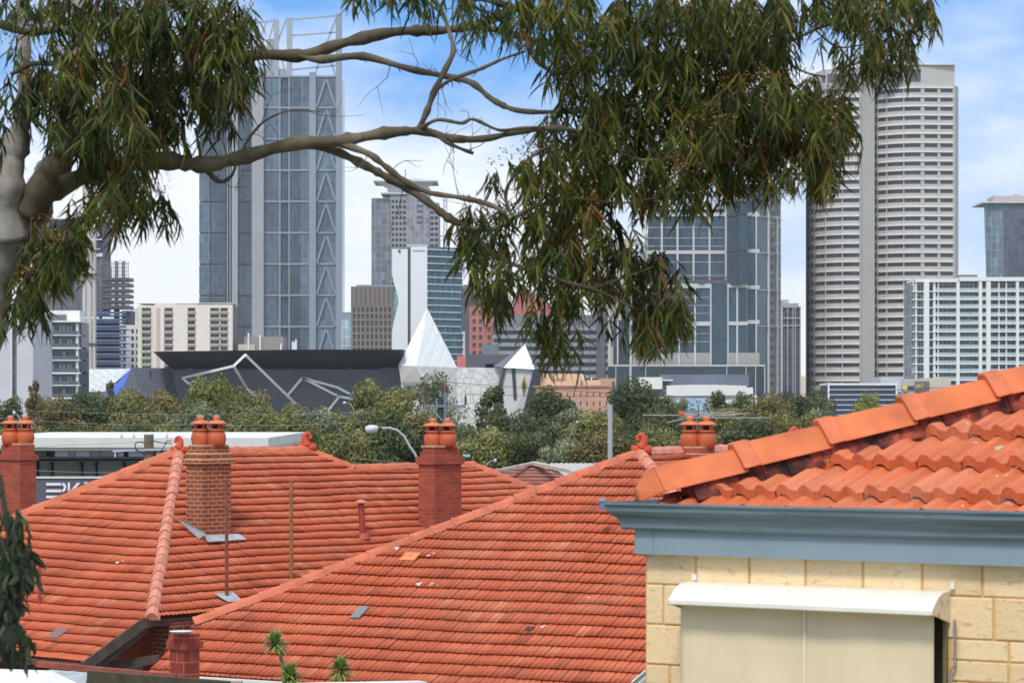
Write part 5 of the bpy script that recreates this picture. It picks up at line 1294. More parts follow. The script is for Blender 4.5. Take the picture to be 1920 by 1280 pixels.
# timber power pole behind the left finial
up = thing('power_pole', (P(279, H, 85).x, 85, 0), 'old timber power pole in front of the showroom parapet', 'power pole')
q = P(279, 815, 85); g = MB(); g.tube([V((q.x, 85, 0)), q], [.19, .15], 12); g.build('post', M('pole_timber', (120, 108, 84), .9, .3, 3, streak=.5), up)
g = MB(); g.tube([q-V((0,0,.01)), q+V((0,0,.03))], .165, 12); g.build('post_cap', LEAD, up)
g = MB(); g.bar(q+V((-1.1,-.2,-.5)), q+V((1.1,-.2,-.42)), .06, .06); g.build('crossarm', M('crossarm_pale', (176, 178, 190), .6), up)
for x in (228, 251, 313):
    g = MB(); i_ = P(x, 820, 84.8); g.tubez([(.03, 0), (.05, .04), (.03, .08), (.045, .1), (.02, .15)], i_, 8); g.tube([i_, i_-V((0,0,.28))], .012, 5); g.build('insulator', WHT, up)
CB = M('cable_black', (40, 40, 44), .6, .1, 2)
g = MB(); rg = [(275, 850), (262, 848), (254, 840), (253, 832), (259, 828), (268, 829), (272, 831)]
g.tube([P(x, y, 84.7) for x, y in rg], .018, 6); g.tube([P(x, y, 84.7) for x, y in ((290, 858), (300, 848), (308, 836), (313, 826), (322, 826))], .015, 6); g.tube([P(x, y, 84.7) for x, y in ((286, 826), (305, 830), (322, 831))], .015, 6); g.build('service_cable', CB, up)
# steel topped pole right of centre
sp = thing('power_pole', (P(822, H, 130).x, 130, 0), 'dark green power pole with crossarm and red insulators above the plain red chimney', 'power pole')
q = P(827, 748, 130); g = MB(); g.tube([V((q.x, 130, 0)), q], [.3, .17], 12); g.build('post', M('green_post', (48, 62, 56), .7, .2, 3), sp)
g = MB(); g.tube([P(834, 800, 129.7), P(834.5, 735, 129.7)], .06, 8); g.bar(P(799, 760.5, 129.8), P(873, 761.5, 129.8), .1, .12); g.build('crossarm', M('steel_blue', (112, 124, 138), .5), sp)
INS = M('red_insulator', (112, 44, 38), .4, .1, 4)
for x, y in ((800, 759), (873, 759), (837, 738)):
    g = MB(); g.tubez([(.03, 0)]+[(r, .09*k+o) for k in range(4) for r, o in ((.05, .05), (.075, .07), (.05, .1))]+[(.03, .5)], P(x, y, 129.8), 8); g.build('insulator', INS, sp)
g = MB(); g.bar(P(812, 768, 129.8), P(834, 793, 129.8), .06, .04); g.build('stay', GALV, sp)
def wire(label, pts, r=.012, mat=CB, seg=14):
    g = MB(); P_ = []
    for (a, b_) in zip(pts, pts[1:]):
        A_, B_ = P(*a[:3]), P(*b_[:3]); sag = (A_-B_).length*.012
        for k in range(seg):
            t = k/seg; P_.append(A_.lerp(B_, t)-V((0,0,4*sag*t*(1-t))))
    P_.append(P(*pts[-1][:3])); g.tube(P_, r*.6, 5)
    return tag(g.build('overhead_wire', mat, None), label, 'wire', 'overhead wires')
CG = M('cable_grey', (138, 140, 138), .5, .1, 2)
wire('dark wire dipping left and right from the topmost red insulator', [(-80, 770, 170), (837, 716, 130), (2000, 745, 150)], .02)
wire('dark wire over the right outer insulator running towards the near ridge', [(873, 739, 130), (1950, 715, 120)], .02)
wire('thin wire from the left outer insulator to the left edge', [(-80, 800, 150), (800, 739, 130)], .018)
wire('pale wire crossing the treetops from the left edge to the arena', [(-80, 762, 180), (700, 772, 175)], .02, CG)
wire('lower pale wire crossing the treetops at the left', [(-80, 776, 178), (360, 796, 170), (700, 790, 172)], .02, CG)
wire('pale wire sloping down across the showroom glass', [(-60, 872, 88), (279, 885, 84.5)], .012, CG)
wire('pale service wire across the showroom parapet to the timber pole', [(-60, 842, 80), (110, 834, 84), (279, 826, 84.8)], .01, CG)
wire('grey wire behind the plain red chimney towards the right', [(660, 858, 90), (1010, 880, 88)], .012, CG)
wire('wire low over the small dull red roof', [(840, 868, 86), (1100, 895, 84)], .012, CG)
# television aerial
tv = thing('tv_aerial', P(1305, 850, 62), 'wide spreading television aerial behind the squat chimney', 'aerial')
g = MB(); Ya = 62
g.tube([P(1304, 870, Ya), P(1310, 762, Ya)], .014, 6); g.build('mast', M('aerial_mast', (92, 88, 84), .5), tv)
for a in (((1205, 778), (1380, 779)), ((1250, 792), (1310, 778)), ((1290, 783), (1445, 783)), ((1310, 781), (1405, 774)), ((1320, 777), (1378, 772)), ((1285, 777), (1340, 773))):
    g = MB(); g.tube([P(a[0][0], a[0][1], Ya-.1), P(a[1][0], a[1][1], Ya+.1)], .009, 6); g.build('rod', GALV, tv)
g = MB(); q = P(1278, 775, Ya); g.box(q.x-.07, q.x+.07, Ya-.05, Ya+.05, q.z-.03, q.z+.05); g.build('balun_box', M('orange_plastic', (210, 96, 60), .5), tv)
vb = MB(); q = P(1130, 945, 52.0); vb.tubez([(.07, -.1), (.07, .05), (.09, .06), (.05, .11), (.02, .12)], q, 12); tag(vb.build('roof_vent', M('vent_blue', (104, 124, 146), .4), None), 'small round blue roof vent beside the near gutter end', 'vent')
sgn = MB(); q = P(876, 854, 90); sgn.box(q.x-.1, q.x+.1, 89.98, 90, q.z-.04, q.z+.04); sgn.tube([V((q.x-.12, 90.05, 0)), V((q.x-.12, 90.05, q.z+.06))], .03, 6); tag(sgn.build('street_sign', M('sign_pale_blue', (150, 196, 204), .5), None), 'tiny pale blue street sign right beside the plain red chimney', 'sign')

# ================================================================ tree belt
def foliage_mat(name, cols, transl=.25, rough=.6, scale=.35):
    m, nt, b = new_mat(name)
    r = nt.nodes.new('ShaderNodeObjectInfo').outputs['Random']
    at = nt.nodes.new('ShaderNodeAttribute'); at.attribute_name = 'tint'
    n1 = noise(nt, geo(nt), scale, 3)
    f_ = math_n(nt, 'ADD', math_n(nt, 'MULTIPLY', at.outputs['Fac'], .6), math_n(nt, 'MULTIPLY', n1, .5))
    c = ramp(nt, f_, [(.2+.6*i/(len(cols)-1), lin(cc)) for i, cc in enumerate(cols)])
    c = mixc(nt, 1.0, c, ramp(nt, r, [(0, .78), (1, 1.02)]), 'MULTIPLY')
    nt.links.new(c, b.inputs['Base Color']); b.inputs['Roughness'].default_value = rough; b.inputs['Specular IOR Level'].default_value = .3
    tr = nt.nodes.new('ShaderNodeBsdfTranslucent'); nt.links.new(c, tr.inputs[0])
    mx = nt.nodes.new('ShaderNodeMixShader'); mx.inputs[0].default_value = transl
    nt.links.new(b.outputs[0], mx.inputs[1]); nt.links.new(tr.outputs[0], mx.inputs[2])
    nt.links.new(mx.outputs[0], nt.nodes['Material Output'].inputs['Surface'])
    return m
def leaf_mesh(name, quads, tints, mat):
    me = bpy.data.meshes.new(name); vs = []; fs = []
    for q in quads:
        o = len(vs); vs += q; fs.append(tuple(range(o, o+len(q))))
    me.from_pydata(vs, [], fs)
    at = me.attributes.new('tint', 'FLOAT', 'FACE'); at.data.foreach_set('value', tints)
    me.materials.append(mat); return me
def crown_mesh(seed, kind):
    """unit crown: width 1, height 1, base at z=0"""
    rnd = random.Random(seed); blobs = []
    n = {'round': 40, 'tall': 34, 'sparse': 24, 'spread': 40}[kind]
    for i in range(n):
        t = rnd.random()
        if kind == 'tall': z = .12+.8*t; rr = .36*(1-z)**.75*.95+.03; r0 = rnd.uniform(.07, .15)*(1.15-z*.6)
        elif kind == 'spread': z = .4+.48*t; rr = .42*math.sqrt(max(0, 1-((z-.55)/.5)**2)); r0 = rnd.uniform(.09, .17)
        else: z = .2+.68*t; rr = .40*math.sqrt(max(0.02, 1-((z-.45)/.52)**2)); r0 = rnd.uniform(.10, .19)
        a = rnd.uniform(0, 6.283); k = math.sqrt(rnd.random())
        blobs.append((V((math.cos(a)*rr*k, math.sin(a)*rr*k, z)), r0))
    quads = []; tints = []
    per = {'round': 230, 'tall': 230, 'sparse': 90, 'spread': 230}[kind]
    for c_, r in blobs:
        tb = rnd.uniform(0, .5)
        for k in range(int(per*(r/.13)**1.6)):
            d = V((rnd.gauss(0, 1), rnd.gauss(0, 1), rnd.gauss(0, 1))).normalized()
            p = c_+d*r*(rnd.random()**.35)*V((1, 1, .85)).x; p.z = c_.z+(p.z-c_.z)*.85
            s = rnd.uniform(.014, .030)
            n_ = (d+V((rnd.gauss(0, .6), rnd.gauss(0, .6), rnd.gauss(0, .6)+.3))).normalized()
            t1 = n_.cross(V((rnd.gauss(0, 1), rnd.gauss(0, 1), rnd.gauss(0, 1)))).normalized(); t2 = n_.cross(t1)
            quads.append([p-t1*s, p+t2*s*.55, p+t1*s, p-t2*s*.55]); tints.append(min(1, tb+rnd.uniform(0, .6)))
    return quads, tints
TMATS = {'olive': foliage_mat('foliage_olive', [(78, 82, 42), (126, 126, 70), (162, 158, 98)]), 'dark': foliage_mat('foliage_dark', [(50, 62, 38), (84, 96, 56), (118, 126, 78)]),
         'bright': foliage_mat('foliage_bright', [(80, 90, 42), (122, 130, 64), (154, 156, 86)]), 'grey': foliage_mat('foliage_grey', [(72, 80, 56), (118, 126, 92), (158, 164, 128)]), 'brown': foliage_mat('foliage_brown', [(74, 70, 40), (116, 106, 62), (150, 136, 84)])}
CRM = {}
def crown(kind, tone, var):
    k = (kind, tone, var)
    if k not in CRM:
        q, t = crown_mesh(hash_(kind)+var, kind); CRM[k] = leaf_mesh('crown', q, t, TMATS[tone])
    return CRM[k]
def hash_(s): return sum(ord(c_)*(i+3) for i, c_ in enumerate(s))
def trunk_mesh(seed):
    rnd = random.Random(seed); g = MB(); g.tube([(0, 0, 0), (.01, 0, .2), (-.01, .01, .45)], [.035, .025, .018], 7)
    for k in range(7):
        a = rnd.uniform(0, 6.283); z = rnd.uniform(.2, .4); e = V((math.cos(a)*.26, math.sin(a)*.26, z+rnd.uniform(.25, .4)))
        g.tube([(0, 0, z), e*.5+V((0, 0, z*.5+.03)), e], [.014, .009, .003], 5)
    me = bpy.data.meshes.new('trunk'); me.from_pydata(g.v, [], g.f); me.materials.append(M('tree_bark', (104, 90, 76), .9, .2, 2)); return me
TRK = [trunk_mesh(i) for i in range(3)]
def belt(px, top, wpx, D, kind, tone, label, base=0.0):
    Yd = D; w = wpx/F*Yd*1.3; x = P(px, H, Yd).x; h = zat(top-9, Yd)-base
    t = thing('tree', (x, Yd, base), label, 'tree', 'trees below the skyline')
    t.scale = (w, w, h*1.04); t.rotation_euler = (0, 0, (px*1.7) % 6.28)
    for me, nm in ((crown(kind, tone, int(px) % 3), 'crown'), (TRK[int(px) % 3], 'trunk')):
        o = bpy.data.objects.new(nm, me); C.objects.link(o); o.parent = t
    return t
TL = [
 (10, 735, 80, 270, 'round', 'dark', 'dark tree at the left edge above the dark red chimney'),
 (62, 722, 80, 275, 'tall', 'brown', 'tall brownish pointed tree in front of the white slab apartments'),
 (108, 752, 95, 250, 'round', 'brown', 'brown-green bushy tree below the white slab apartments'),
 (152, 748, 90, 262, 'round', 'dark', 'dark bushy tree just left of the narrow pointed conifer'),
 (203, 722, 62, 290, 'tall', 'dark', 'narrow pointed dark conifer in front of the blue triangle'),
 (255, 738, 105, 255, 'round', 'olive', 'rounded olive tree below the dark triangular facet of the arena'),
 (318, 742, 110, 262, 'round', 'brown', 'rounded brown-olive tree below the left end of the grey arena wall'),
 (398, 720, 95, 270, 'round', 'bright', 'bright green treetop standing against the lowest end of the first zigzag line'),
 (362, 768, 110, 225, 'round', 'grey', 'grey-green tree behind the tuckpointed chimney pots'),
 (455, 745, 105, 245, 'round', 'olive', 'wide olive tree below the middle of the first zigzag'),
 (520, 748, 110, 240, 'round', 'olive', 'olive tree touching the lower tip of the first zigzag'),
 (585, 772, 110, 226, 'round', 'grey', 'pale green tree below the second zigzag'),
 (655, 762, 100, 228, 'round', 'olive', 'olive tree below the right tip of the second zigzag'),
 (722, 722, 110, 262, 'spread', 'olive', 'tall olive tree in front of the foot of the white spire'),
 (795, 716, 130, 268, 'sparse', 'grey', 'open grey-leaved gum in front of the white spire, behind the green power pole'),
 (845, 752, 100, 255, 'sparse', 'grey', 'thin open gum just right of the green power pole'),
 (868, 790, 100, 215, 'round', 'dark', 'dark low tree right of the plain red chimney pots'),
 (925, 736, 120, 240, 'tall', 'dark', 'tall dark green tree in front of the crackled white wall'),
 (958, 762, 105, 232, 'round', 'dark', 'dark green tree under the gold diamond of the arena'),
 (1040, 742, 105, 262, 'round', 'dark', 'dark green tree right of the leaning arena leg'),
 (1062, 775, 100, 240, 'round', 'grey', 'grey-green tree covering the base of the tan brick building'),
 (1115, 782, 105, 228, 'round', 'olive', 'olive tree behind the slim pale flagpole'),
 (1202, 728, 115, 246, 'round', 'dark', 'large dark tree right of the tan brick building'),
 (1270, 742, 46, 380, 'round', 'grey', 'small round tree against the white low building'),
 (1245, 775, 110, 232, 'round', 'dark', 'dark tree behind the left arms of the television aerial'),
 (1318, 764, 85, 300, 'round', 'grey', 'small grey-green tree below the blue mosaic panel'),
 (1380, 738, 90, 330, 'spread', 'dark', 'flat topped dark tree at the right end of the white low building'),
 (1428, 748, 120, 250, 'round', 'brown', 'broad brown-olive tree below the slim dark tower'),
 (1508, 740, 100, 345, 'spread', 'dark', 'spreading dark tree at the foot of the round tower'),
 (1495, 765, 120, 240, 'round', 'olive', 'olive tree just above the end of the near ridge'),
 (1550, 778, 70, 262, 'round', 'grey', 'small grey-green tree before the low blue glass office'),
 (1622, 750, 60, 300, 'round', 'bright', 'bright round treetop in front of the low blue glass office'),
 (1702, 731, 60, 300, 'round', 'dark', 'small dark treetop beside the number sign'),
 (1350, 775, 110, 235, 'round', 'olive', 'olive tree behind the clay pots of the squat chimney'),
 (40, 792, 120, 200, 'round', 'olive', 'low olive tree directly behind the dark red chimney pots'),
 (130, 785, 110, 205, 'round', 'dark', 'low dark tree behind the left end of the showroom parapet'),
 (190, 790, 100, 208, 'round', 'brown', 'low brown tree behind the middle of the showroom parapet'),
 (250, 782, 100, 206, 'round', 'dark', 'low dark tree behind the timber power pole'),
 (310, 790, 100, 200, 'round', 'olive', 'low olive tree behind the first curled finial'),
 (480, 785, 120, 200, 'round', 'olive', 'low olive tree behind the right end of the showroom parapet'),
 (560, 795, 120, 198, 'round', 'bright', 'low bright tree behind the second curled finial'),
 (640, 800, 120, 200, 'round', 'olive', 'low olive tree left of the large street lamp head'),
 (720, 775, 120, 204, 'round', 'dark', 'dark tree behind the arm of the large street lamp'),
 (800, 790, 110, 206, 'round', 'brown', 'brownish tree hidden behind the plain red chimney pots'),
 (905, 815, 110, 190, 'round', 'olive', 'low olive tree behind the small bent street lamp'),
 (985, 805, 120, 192, 'round', 'dark', 'low dark tree above the small dull red roof'),
 (1060, 818, 110, 188, 'round', 'grey', 'low grey-green tree above the pale shed roof'),
 (1130, 822, 110, 186, 'round', 'brown', 'low brown tree left of the middle roof finial'),
 (1190, 800, 90, 200, 'round', 'dark', 'low dark tree directly behind the middle roof finial'),
 (1235, 815, 100, 190, 'round', 'olive', 'low olive tree between the finial and the squat chimney'),
 (1300, 800, 100, 196, 'round', 'brown', 'low brown tree behind the mast of the television aerial'),
 (1400, 790, 110, 200, 'round', 'dark', 'low dark tree right of the squat chimney pots'),
 (1460, 800, 100, 200, 'round', 'brown', 'low brown tree behind the last small finial'),
]
for a in TL: belt(*a)

# ================================================================ gum tree in the foreground
YG = 16.0
gum = thing('gum_tree', P(-150, 2400, YG)*1.0, 'large overhanging eucalyptus with drooping narrow leaves and grey limbs across the sky', 'tree')
gum.location = V((P(-40, H, YG).x, YG, 0)); ORG[gum] = V(gum.location)
mBk, nt, b = new_mat('gum_bark')
g1 = noise(nt, scaled(nt, geo(nt), (1, 1, .5)), 3, 5); g2 = noise(nt, geo(nt), 14, 5, .65)
c = ramp(nt, g1, [(.3, lin((64, 54, 40))), (.5, lin((86, 76, 58))), (.7, lin((116, 108, 90)))])
c = mixc(nt, ramp(nt, g2, [(.52, 0.0), (.66, .6)]), c, lin((50, 36, 26)))
nt.links.new(c, b.inputs['Base Color']); b.inputs['Roughness'].default_value = .8; bump(nt, b, g2, .012)
mTr, nt, b = new_mat('gum_trunk_bark')
g1 = noise(nt, scaled(nt, geo(nt), (1.4, 1.4, .5)), 2.4, 5); g2 = noise(nt, geo(nt), 10, 6, .65)
c = ramp(nt, g1, [(.35, lin((90, 84, 76))), (.5, lin((132, 126, 116))), (.65, lin((170, 164, 154)))])
c = mixc(nt, ramp(nt, g2, [(.55, 0.0), (.7, .4)]), c, lin((112, 88, 72)))
nt.links.new(c, b.inputs['Base Color']); b.inputs['Roughness'].default_value = .8; bump(nt, b, g2, .012)
def smooth_path(pts, n=7):
    """Catmull-Rom through (px,py,wpx,depth)"""
    out = []; k = len(pts)
    for i in range(k-1):
        p0, p1, p2, p3 = pts[max(0, i-1)], pts[i], pts[i+1], pts[min(k-1, i+2)]
        for j in range(n):
            t = j/n
            out.append(tuple(.5*((2*p1[m])+(-p0[m]+p2[m])*t+(2*p0[m]-5*p1[m]+4*p2[m]-p3[m])*t*t+(-p0[m]+3*p1[m]-3*p2[m]+p3[m])*t**3) for m in range(4)))
    out.append(pts[-1]); return out
def limb(name, pts, mat, n=12):
    sp_ = smooth_path(pts); rnd = random.Random(int(pts[0][0]*3+pts[0][1]))
    g = MB(); P_ = []; R_ = []
    for i, (x, y, w, d) in enumerate(sp_):
        P_.append(P(x, y, d)); R_.append(max(.3, w/2*(1+.13*math.sin(i*.9+pts[0][0])+rnd.uniform(-.09, .09)+(.28 if rnd.random() < .06 else 0)))/F*d)
    g.tube(P_, R_, n); return g.build(name, mat, gum, smooth=True)
q = P(-60, 640, YG)
limb('trunk', [(-190, 1500, 190, 16), (-150, 1000, 165, 16), (-90, 700, 140, 16), (-20, 520, 118, 16), (38, 420, 92, 16), (80, 350, 62, 16), (118, 290, 52, 16.1), (140, 200, 44, 16.2), (150, 80, 38, 16.3), (140, -80, 34, 16.4)], mTr, 20)
g = MB(); q = P(-190, 1500, 16); g.tube([q, V((q.x-.1, 16, 3)), V((q.x-.15, 16, 0))], [.3, .36, .5], 18); g.build('trunk_base', mTr, gum, smooth=True)
for nm, pts in [
 ('limb', [(20, 440, 80, 15.9), (14, 350, 62, 15.8), (30, 270, 46, 15.8), (45, 200, 30, 15.7), (44, 60, 18, 15.7), (24, -60, 14, 15.7)]),
 ('limb', [(60, 400, 62, 15.8), (90, 330, 46, 15.7), (110, 300, 40, 15.6), (160, 250, 30, 15.6), (230, 210, 26, 15.7), (300, 160, 24, 15.9), (400, 118, 22, 16.1), (490, 103, 20, 16.2), (570, 104, 24, 16.2), (640, 82, 21, 16.2), (740, 60, 19, 16.2), (830, 57, 17, 16.2), (890, 46, 16, 16.3), (950, 24, 16, 16.4), (1010, -10, 15, 16.5), (1100, -60, 13, 16.6)]),
]: limb(nm, pts, mTr if pts[0][2] > 70 else mBk, 14)
BRS = [
 [(95, 360, 40, 15.9), (180, 322, 34, 15.8), (300, 302, 29, 15.7), (380, 309, 29, 15.7), (450, 296, 28, 15.6), (550, 270, 26, 15.6), (640, 264, 22, 15.5), (720, 250, 21, 15.5), (790, 246, 16, 15.5), (850, 260, 15, 15.5), (910, 260, 13, 15.4), (970, 248, 11, 15.4), (1040, 240, 10, 15.3), (1100, 250, 7, 15.3)],
 [(560, 270, 18, 15.6), (620, 280, 17, 15.6), (680, 308, 16, 15.5), (730, 335, 15, 15.5), (790, 370, 14, 15.4), (840, 408, 14, 15.4), (880, 430, 12, 15.4), (930, 480, 10, 15.3), (990, 505, 9, 15.3), (1060, 528, 7, 15.2), (1120, 545, 6, 15.2), (1190, 578, 3.5, 15.2)],
 [(640, 270, 13, 15.5), (690, 288, 13, 15.4), (720, 310, 12, 15.4), (755, 337, 12, 15.4), (800, 360, 9, 15.4), (860, 370, 10, 15.3), (905, 380, 10, 15.3), (940, 395, 8, 15.2), (960, 420, 6, 15.2)],
 [(875, 428, 10, 15.4), (930, 428, 9, 15.3), (965, 408, 8, 15.3), (1010, 385, 7, 15.2), (1080, 372, 5, 15.2)],
 [(962, 410, 7, 15.3), (948, 365, 7, 15.3), (970, 320, 7, 15.2), (1005, 288, 6, 15.2), (1040, 270, 5, 15.1)],
 [(560, 105, 4, 16.15), (600, 112, 15, 16.1), (680, 106, 13, 16.0), (770, 130, 12, 15.9), (840, 144, 12, 15.9), (885, 156, 12, 15.8), (925, 188, 11, 15.8), (975, 208, 10, 15.7), (1060, 210, 9, 15.6), (1130, 205, 7, 15.6)],
 [(880, 50, 12, 16.2), (940, 58, 13, 16.2), (1010, 78, 13, 16.1), (1100, 85, 11, 16.0), (1170, 72, 8, 15.9), (1240, 66, 6, 15.9)],
 [(880, -10, 14, 16.0), (930, 4, 13, 15.9), (975, 18, 13, 15.9), (995, 38, 12, 15.9), (990, 80, 12, 15.8), (1005, 110, 11, 15.8), (1035, 135, 9, 15.8), (1070, 138, 6, 15.7)],
 [(990, 34, 12, 15.9), (1030, 26, 11, 15.8), (1070, 34, 9, 15.8), (1110, 56, 7, 15.7)],
 [(812, -10, 6, 16), (832, 30, 8, 16), (842, 60, 8, 15.9), (850, 95, 10, 15.8), (835, 130, 11, 15.7), (815, 170, 11, 15.6), (800, 210, 12, 15.5), (785, 243, 12, 15.5)],
 [(785, 244, 8, 15.5), (820, 225, 7, 15.4), (865, 231, 7, 15.4), (888, 224, 6, 15.4), (935, 244, 6, 15.4), (970, 241, 6, 15.3), (1020, 238, 5, 15.3)],
 [(815, 172, 6, 15.6), (845, 150, 7, 15.6), (900, 130, 7, 15.6), (940, 112, 6, 15.6), (985, 96, 4, 15.6)],
 [(820, 255, 9, 15.5), (850, 273, 8, 15.5), (888, 288, 6, 15.5)],
 [(380, 314, 9, 15.7), (410, 340, 9, 15.7), (432, 332, 7, 15.7), (442, 312, 4, 15.7)],
 [(452, 290, 6, 15.6), (470, 255, 5, 15.6), (500, 225, 4, 15.6), (545, 208, 3, 15.6), (610, 210, 2, 15.6)],
 [(343, 225, 9, 15.7), (345, 265, 9, 15.7), (358, 300, 9, 15.7)], [(366, 240, 6, 15.7), (374, 280, 6, 15.7), (376, 305, 6, 15.7)],
 [(-20, 38, 16, 15.4), (50, 60, 15, 15.4), (110, 56, 14, 15.4), (155, 72, 12, 15.4), (175, 100, 8, 15.4)], [(150, 70, 8, 15.4), (110, 115, 10, 15.4), (60, 120, 10, 15.4), (20, 140, 9, 15.4)],
 [(1240, 66, 7, 15.8), (1330, 60, 6, 15.7), (1420, 90, 6, 15.7), (1480, 78, 6, 15.6), (1550, 48, 6, 15.6), (1620, 42, 5, 15.5), (1700, 20, 4, 15.5)],
 [(1530, 58, 4, 15.6), (1570, 88, 4, 15.6), (1620, 84, 3, 15.6)], [(1455, 100, 4, 15.7), (1500, 132, 4, 15.7), (1548, 145, 3, 15.7)],
 [(1300, 45, 7, 15.7), (1345, 85, 6, 15.7), (1400, 150, 5, 15.6)], [(1100, 250, 7, 15.3), (1200, 300, 6, 15.3), (1320, 290, 5, 15.3), (1450, 330, 4, 15.3), (1540, 340, 3, 15.3)],
 [(1130, 205, 6, 15.6), (1250, 190, 6, 15.6), (1380, 220, 5, 15.6), (1520, 220, 4, 15.6)], [(1080, 372, 5, 15.2), (1180, 380, 4, 15.2), (1260, 360, 3, 15.2)],
 [(1110, 542, 5, 15.2), (1170, 520, 4, 15.2), (1225, 500, 2, 15.2)], [(40, 470, 30, 15.9), (80, 480, 14, 15.7), (120, 440, 8, 15.6), (180, 400, 6, 15.5)], [(150, 330, 14, 15.8), (200, 350, 8, 15.6), (260, 370, 5, 15.5)],
]
for p_ in BRS: limb('branch', p_, mBk, 9)
# fine bare twigs and broken stubs along the limbs
g = MB(); rt_ = random.Random(21)
for p_ in BRS[:16]:
    sp_ = smooth_path(p_)
    for k in range(5):
        x, y, w, d = sp_[rt_.randrange(3, len(sp_))]; q = P(x, y, d); dr = V((rt_.uniform(-.4, 1), rt_.gauss(0, .3), rt_.gauss(0, .9))).normalized()
        L_ = rt_.choice((.03, .05, .12, .22, .34)); pts = [q]
        for j in range(4):
            dr = (dr+V((rt_.gauss(0, .35), rt_.gauss(0, .3), rt_.gauss(0, .4)))).normalized(); pts.append(pts[-1]+dr*L_/4)
        r0 = .006 if L_ < .06 else .0032
        g.tube(pts, [r0, r0*.8, r0*.6, r0*.45, r0*.3], 5)
        if L_ > .1:
            e = [pts[2]]; d2 = (dr+V((rt_.gauss(0, .8), 0, rt_.gauss(0, .8)))).normalized()
            for j in range(3): e.append(e[-1]+d2*L_*.15+V((0, 0, rt_.gauss(0, .008))))
            g.tube(e, [.002, .0015, .001, .0008], 4)
g.build('bare_twigs', mBk, gum)['kind'] = 'stuff'
